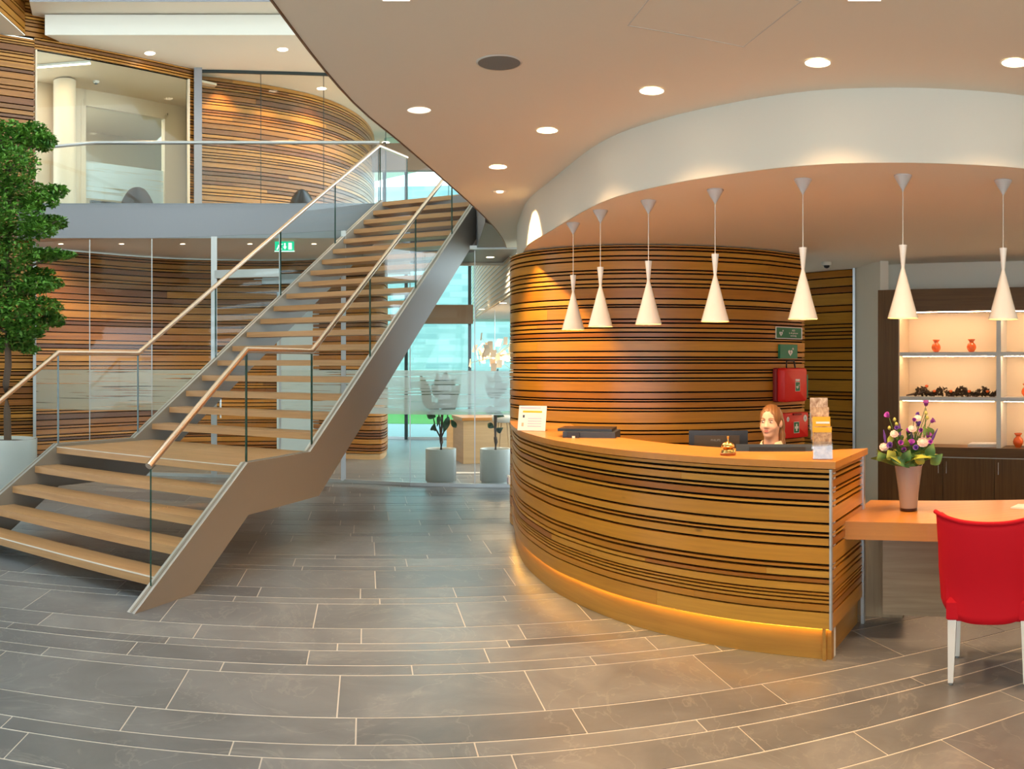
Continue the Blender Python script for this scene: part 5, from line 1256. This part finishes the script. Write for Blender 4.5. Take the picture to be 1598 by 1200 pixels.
person = thing('person', 'seated person with tied-back dark blond hair and cream collar behind the counter', 'person', (1.80, 6.06, 0))
def netpart(fun, xs, ys, zs, name, m, parent, RL_=None, smooth_it=2):
    v, q = nets(fun, xs, ys, zs); mb = MB()
    mb.add([(RL_ or RL)@Vector(p) for p in v], [tuple(map(int, f)) for f in q], None, 0, True); return mb.build(name, m, parent)
HT = RL@Matrix.Translation((0,0,0))
body = netpart(lambda X, Y, Z: smin(smin(smin(torso(X,Y,Z), arms(X,Y,Z), .025), np.minimum(legs(X,Y,Z), 9), .04), smin(head(X,Y,Z), hands(X,Y,Z), .01), .02), gx_, gy_, zs_b, 'body', M['skin'], person)
def blouse(X, Y, Z):
    d = smin(torso(X,Y,Z), arms(X,Y,Z), .03)-.011
    d = np.maximum(d, .60-Z); vcut = (Z-1.135)+np.maximum(0, (.055-np.abs(X)*1.1))*np.where(Y < 0, 2.2, 0)
    d = np.maximum(d, vcut); return np.maximum(d, -(Y+.285)*np.where(Z < .9, 1, 0)-(Z >= .9)*9)
sh_y = np.arange(-.31, .2, .0095); sh_x = np.arange(-.30, .3001, .0095)
netpart(blouse, sh_x, sh_y, np.arange(.58, 1.16, .0095), 'blouse', M['jacket'], person)
netpart(lambda X, Y, Z: np.maximum(smin(legs(X,Y,Z), ell(X,Y,Z,(0,.02,.63),(.18,.14,.12)), .05)-.010, np.maximum(Z-.68, .08-Z)), np.arange(-.22,.2201,.012), np.arange(-.52,.20,.012), np.arange(.06,.71,.012), 'trousers', M['jacket'], person)
def hairf(X, Y, Z):
    d = ell(X, Y, Z, (0,.010,1.320), (.080,.098,.102)); d = smin(d, ell(X, Y, Z, (.012,.062,1.27), (.066,.045,.07)), .03)
    face = ell(X, Y, Z, (-.004,-.105,1.285), (.064,.078,.098))          # open face
    d = np.maximum(d, -face); d = np.maximum(d, (1.235-Z)-np.where(Y > .03, .05, 0)-(Y > .05)*.05)
    for s in (-1, 1): d = np.maximum(d, -ell(X, Y, Z, (s*.078,.0,1.278), (.016,.022,.034)))
    for a, b, r0, r1 in (((.05,.06,1.26),(.068,.045,1.20),.026,.020),((.068,.045,1.20),(.075,.02,1.14),.020,.022),((.075,.02,1.14),(.082,-.01,1.085),.022,.016)): d = smin(d, cone(X, Y, Z, a, b, r0, r1), .015)
    return d+.0012*np.sin(X*260+Y*120)
netpart(hairf, np.arange(-.10,.1201,.0055), np.arange(-.12,.13,.0055), np.arange(1.05,1.45,.0055), 'hair', M['hair'], person)
for s in (-1, 1):
    cl = MB(); V = [(s*.012,-.072,1.085),(s*.050,-.060,1.155),(s*.068,.0,1.165),(s*.060,.045,1.165),(s*.092,.05,1.115),(s*.105,-.005,1.10),(s*.088,-.07,1.085),(s*.05,-.098,1.045)]
    cl.add([RL@Vector(v) for v in V], [(0,1,6,7),(1,2,5,6),(2,3,4,5)], None, 0, True); o = cl.build('collar', M['shirt'], person)
    md = o.modifiers.new('thick', 'SOLIDIFY'); md.thickness = .006
    e = MB().lathe([(0,-.0055),(.008,-.004),(.0125,0),(.008,.004),(0,.0055)], n=12); o = e.build('eye', M['eye_w'], person)
    o.data.transform(RL@Matrix.Translation((s*.031,-.0835,1.302)))
    e = MB().lathe([(0,-.005),(.0045,-.003),(.006,0),(.0045,.003),(0,.005)], n=12); o2 = e.build('iris', M['eye'], o); o2.data.transform(RL@Matrix.Translation((s*.031-.002,-.0905,1.302)))
    MB().tube([RL@Vector(v) for v in ((s*.017,-.091,1.3105),(s*.031,-.0945,1.313),(s*.046,-.084,1.308))], .0018, 6).build('upper_lid', M['eye'], person)
    MB().tube([RL@Vector(v) for v in ((s*.014,-.094,1.322),(s*.030,-.0935,1.328),(s*.050,-.078,1.322))], [.003,.0032,.0015], 6).build('eyebrow', M['hair'], person)
MB().tube([RL@Vector(v) for v in ((-.022,-.087,1.2405),(-.010,-.0985,1.243),(0,-.1005,1.2415),(.010,-.0985,1.243),(.022,-.087,1.2405))], [.001,.0038,.0036,.0038,.001], 6).build('upper_lip', M['lips'], person)
MB().tube([RL@Vector(v) for v in ((-.020,-.087,1.2375),(-.009,-.0975,1.232),(.009,-.0975,1.232),(.020,-.087,1.2375))], [.001,.0048,.0048,.001], 6).build('lower_lip', M['lips'], person)
# office chair under the person
q = RL@Vector((0,.04,0)); oc = thing('office_chair', 'black office chair under the seated person behind the counter', 'chair', q)
def ocp(mb, name, m): mb.v = [tuple(RL@Vector(p)) for p in mb.v]; return mb.build(name, m, oc)
ocp(MB().lathe([(0,.43),(.2,.435),(.23,.46),(.22,.49),(0,.495)], (0,.0,0), 20), 'seat', M['black']); ocp(MB().tube([(0,.03,.08),(0,.03,.44)], .03, 10), 'column', M['chrome'])
ocp(MB().box((0,.235,.80), (.36,.03,.36)), 'backrest', M['black']); ocp(MB().tube([(0,.15,.45),(0,.25,.5),(0,.255,.7)], .015, 6), 'back_bar', M['black'])
for k in range(5):
    a = k*math.tau/5; ocp(MB().tube([(0,.03,.09),(.26*math.cos(a),.03+.26*math.sin(a),.06)], .018, 6), 'foot_arm', M['black']); ocp(MB().lathe([(0,0),(.025,.008),(.025,.045),(0,.055)], (.26*math.cos(a),.03+.26*math.sin(a),0), 10), 'castor', M['black'])

# ================================================================== ADDED FILL LAMPS AND THE DRUM WASH
for i, px in enumerate((95, 190, 285, 390, 490)):  # invented downlights, added to brighten the slatted core wall
    x, y = P(px, 14.55); t = thing('ceiling_downlight', ['first','second','third','fourth','fifth'][i]+' downlight from the left in the soffit behind the ground floor glass', 'downlight', (x, y, 3.66), group='soffit lights behind the ground floor glass')
    MB().lathe([(.07,-.004),(.062,-.006),(.06,-.001)], (x, y, 3.66), 16).build('trim_ring', M['canopy'], t); MB().disc((x, y, 3.656), .035, 16).build('lens', M['lamp_on'], t)
    spot('soffit_beam', (x, y, 3.63), 70, (1,.68,.38), 130, 1.0, .05, (x*1.03, y*1.03, 0))
for px, r in ((350,16.0),(430,16.25),(505,16.7),(560,17.4)):
    x, y = P(px, r); spot('drum_wash', (x, y, 6.86), 45, (1,.62,.30), 90, .7, .05, (x*1.02, y*1.02, 4.2))
for i, (px, r, z) in enumerate(((675, 13.7, ZC+.03), (765, 13.5, ZC+.03))):  # added downlights that lift the indoor planters, no known fixtures
    x, y = P(px, r); t = thing('ceiling_downlight', ['downlight above the left indoor planter behind the glass', 'downlight above the right indoor planter behind the glass'][i], 'downlight', (x, y, z), group='landing soffit lights')
    MB().lathe([(.07,-.004),(.062,-.006),(.06,-.001)], (x, y, z), 16).build('trim_ring', M['white'], t); MB().disc((x, y, z-.004), .06, 16).build('lens', M['lamp_on'], t)
    spot('landing_beam', (x, y, z-.03), 60, (1,.85,.68), 130, 1.0, .05, (x, y, 0))
for i, (px, r) in enumerate(((752, 16.6), (785, 15.0))):  # made-up downlights that brighten the room behind the glass
    x, y = P(px, r); t = thing('ceiling_downlight', ['downlight in the low ceiling left of the spiky chandelier', 'downlight in the low ceiling right of the spiky chandelier'][i], 'downlight', (x, y, 2.73), group='low ceiling lights behind the glass')
    MB().lathe([(.07,-.004),(.062,-.006),(.06,-.001)], (x, y, 2.73), 16).build('trim_ring', M['white'], t); MB().disc((x, y, 2.726), .06, 16).build('lens', M['lamp_on'], t)
    spot('cafe_beam', (x, y, 2.70), 50, (1,.78,.55), 130, 1.0, .05, (x, y, 0))
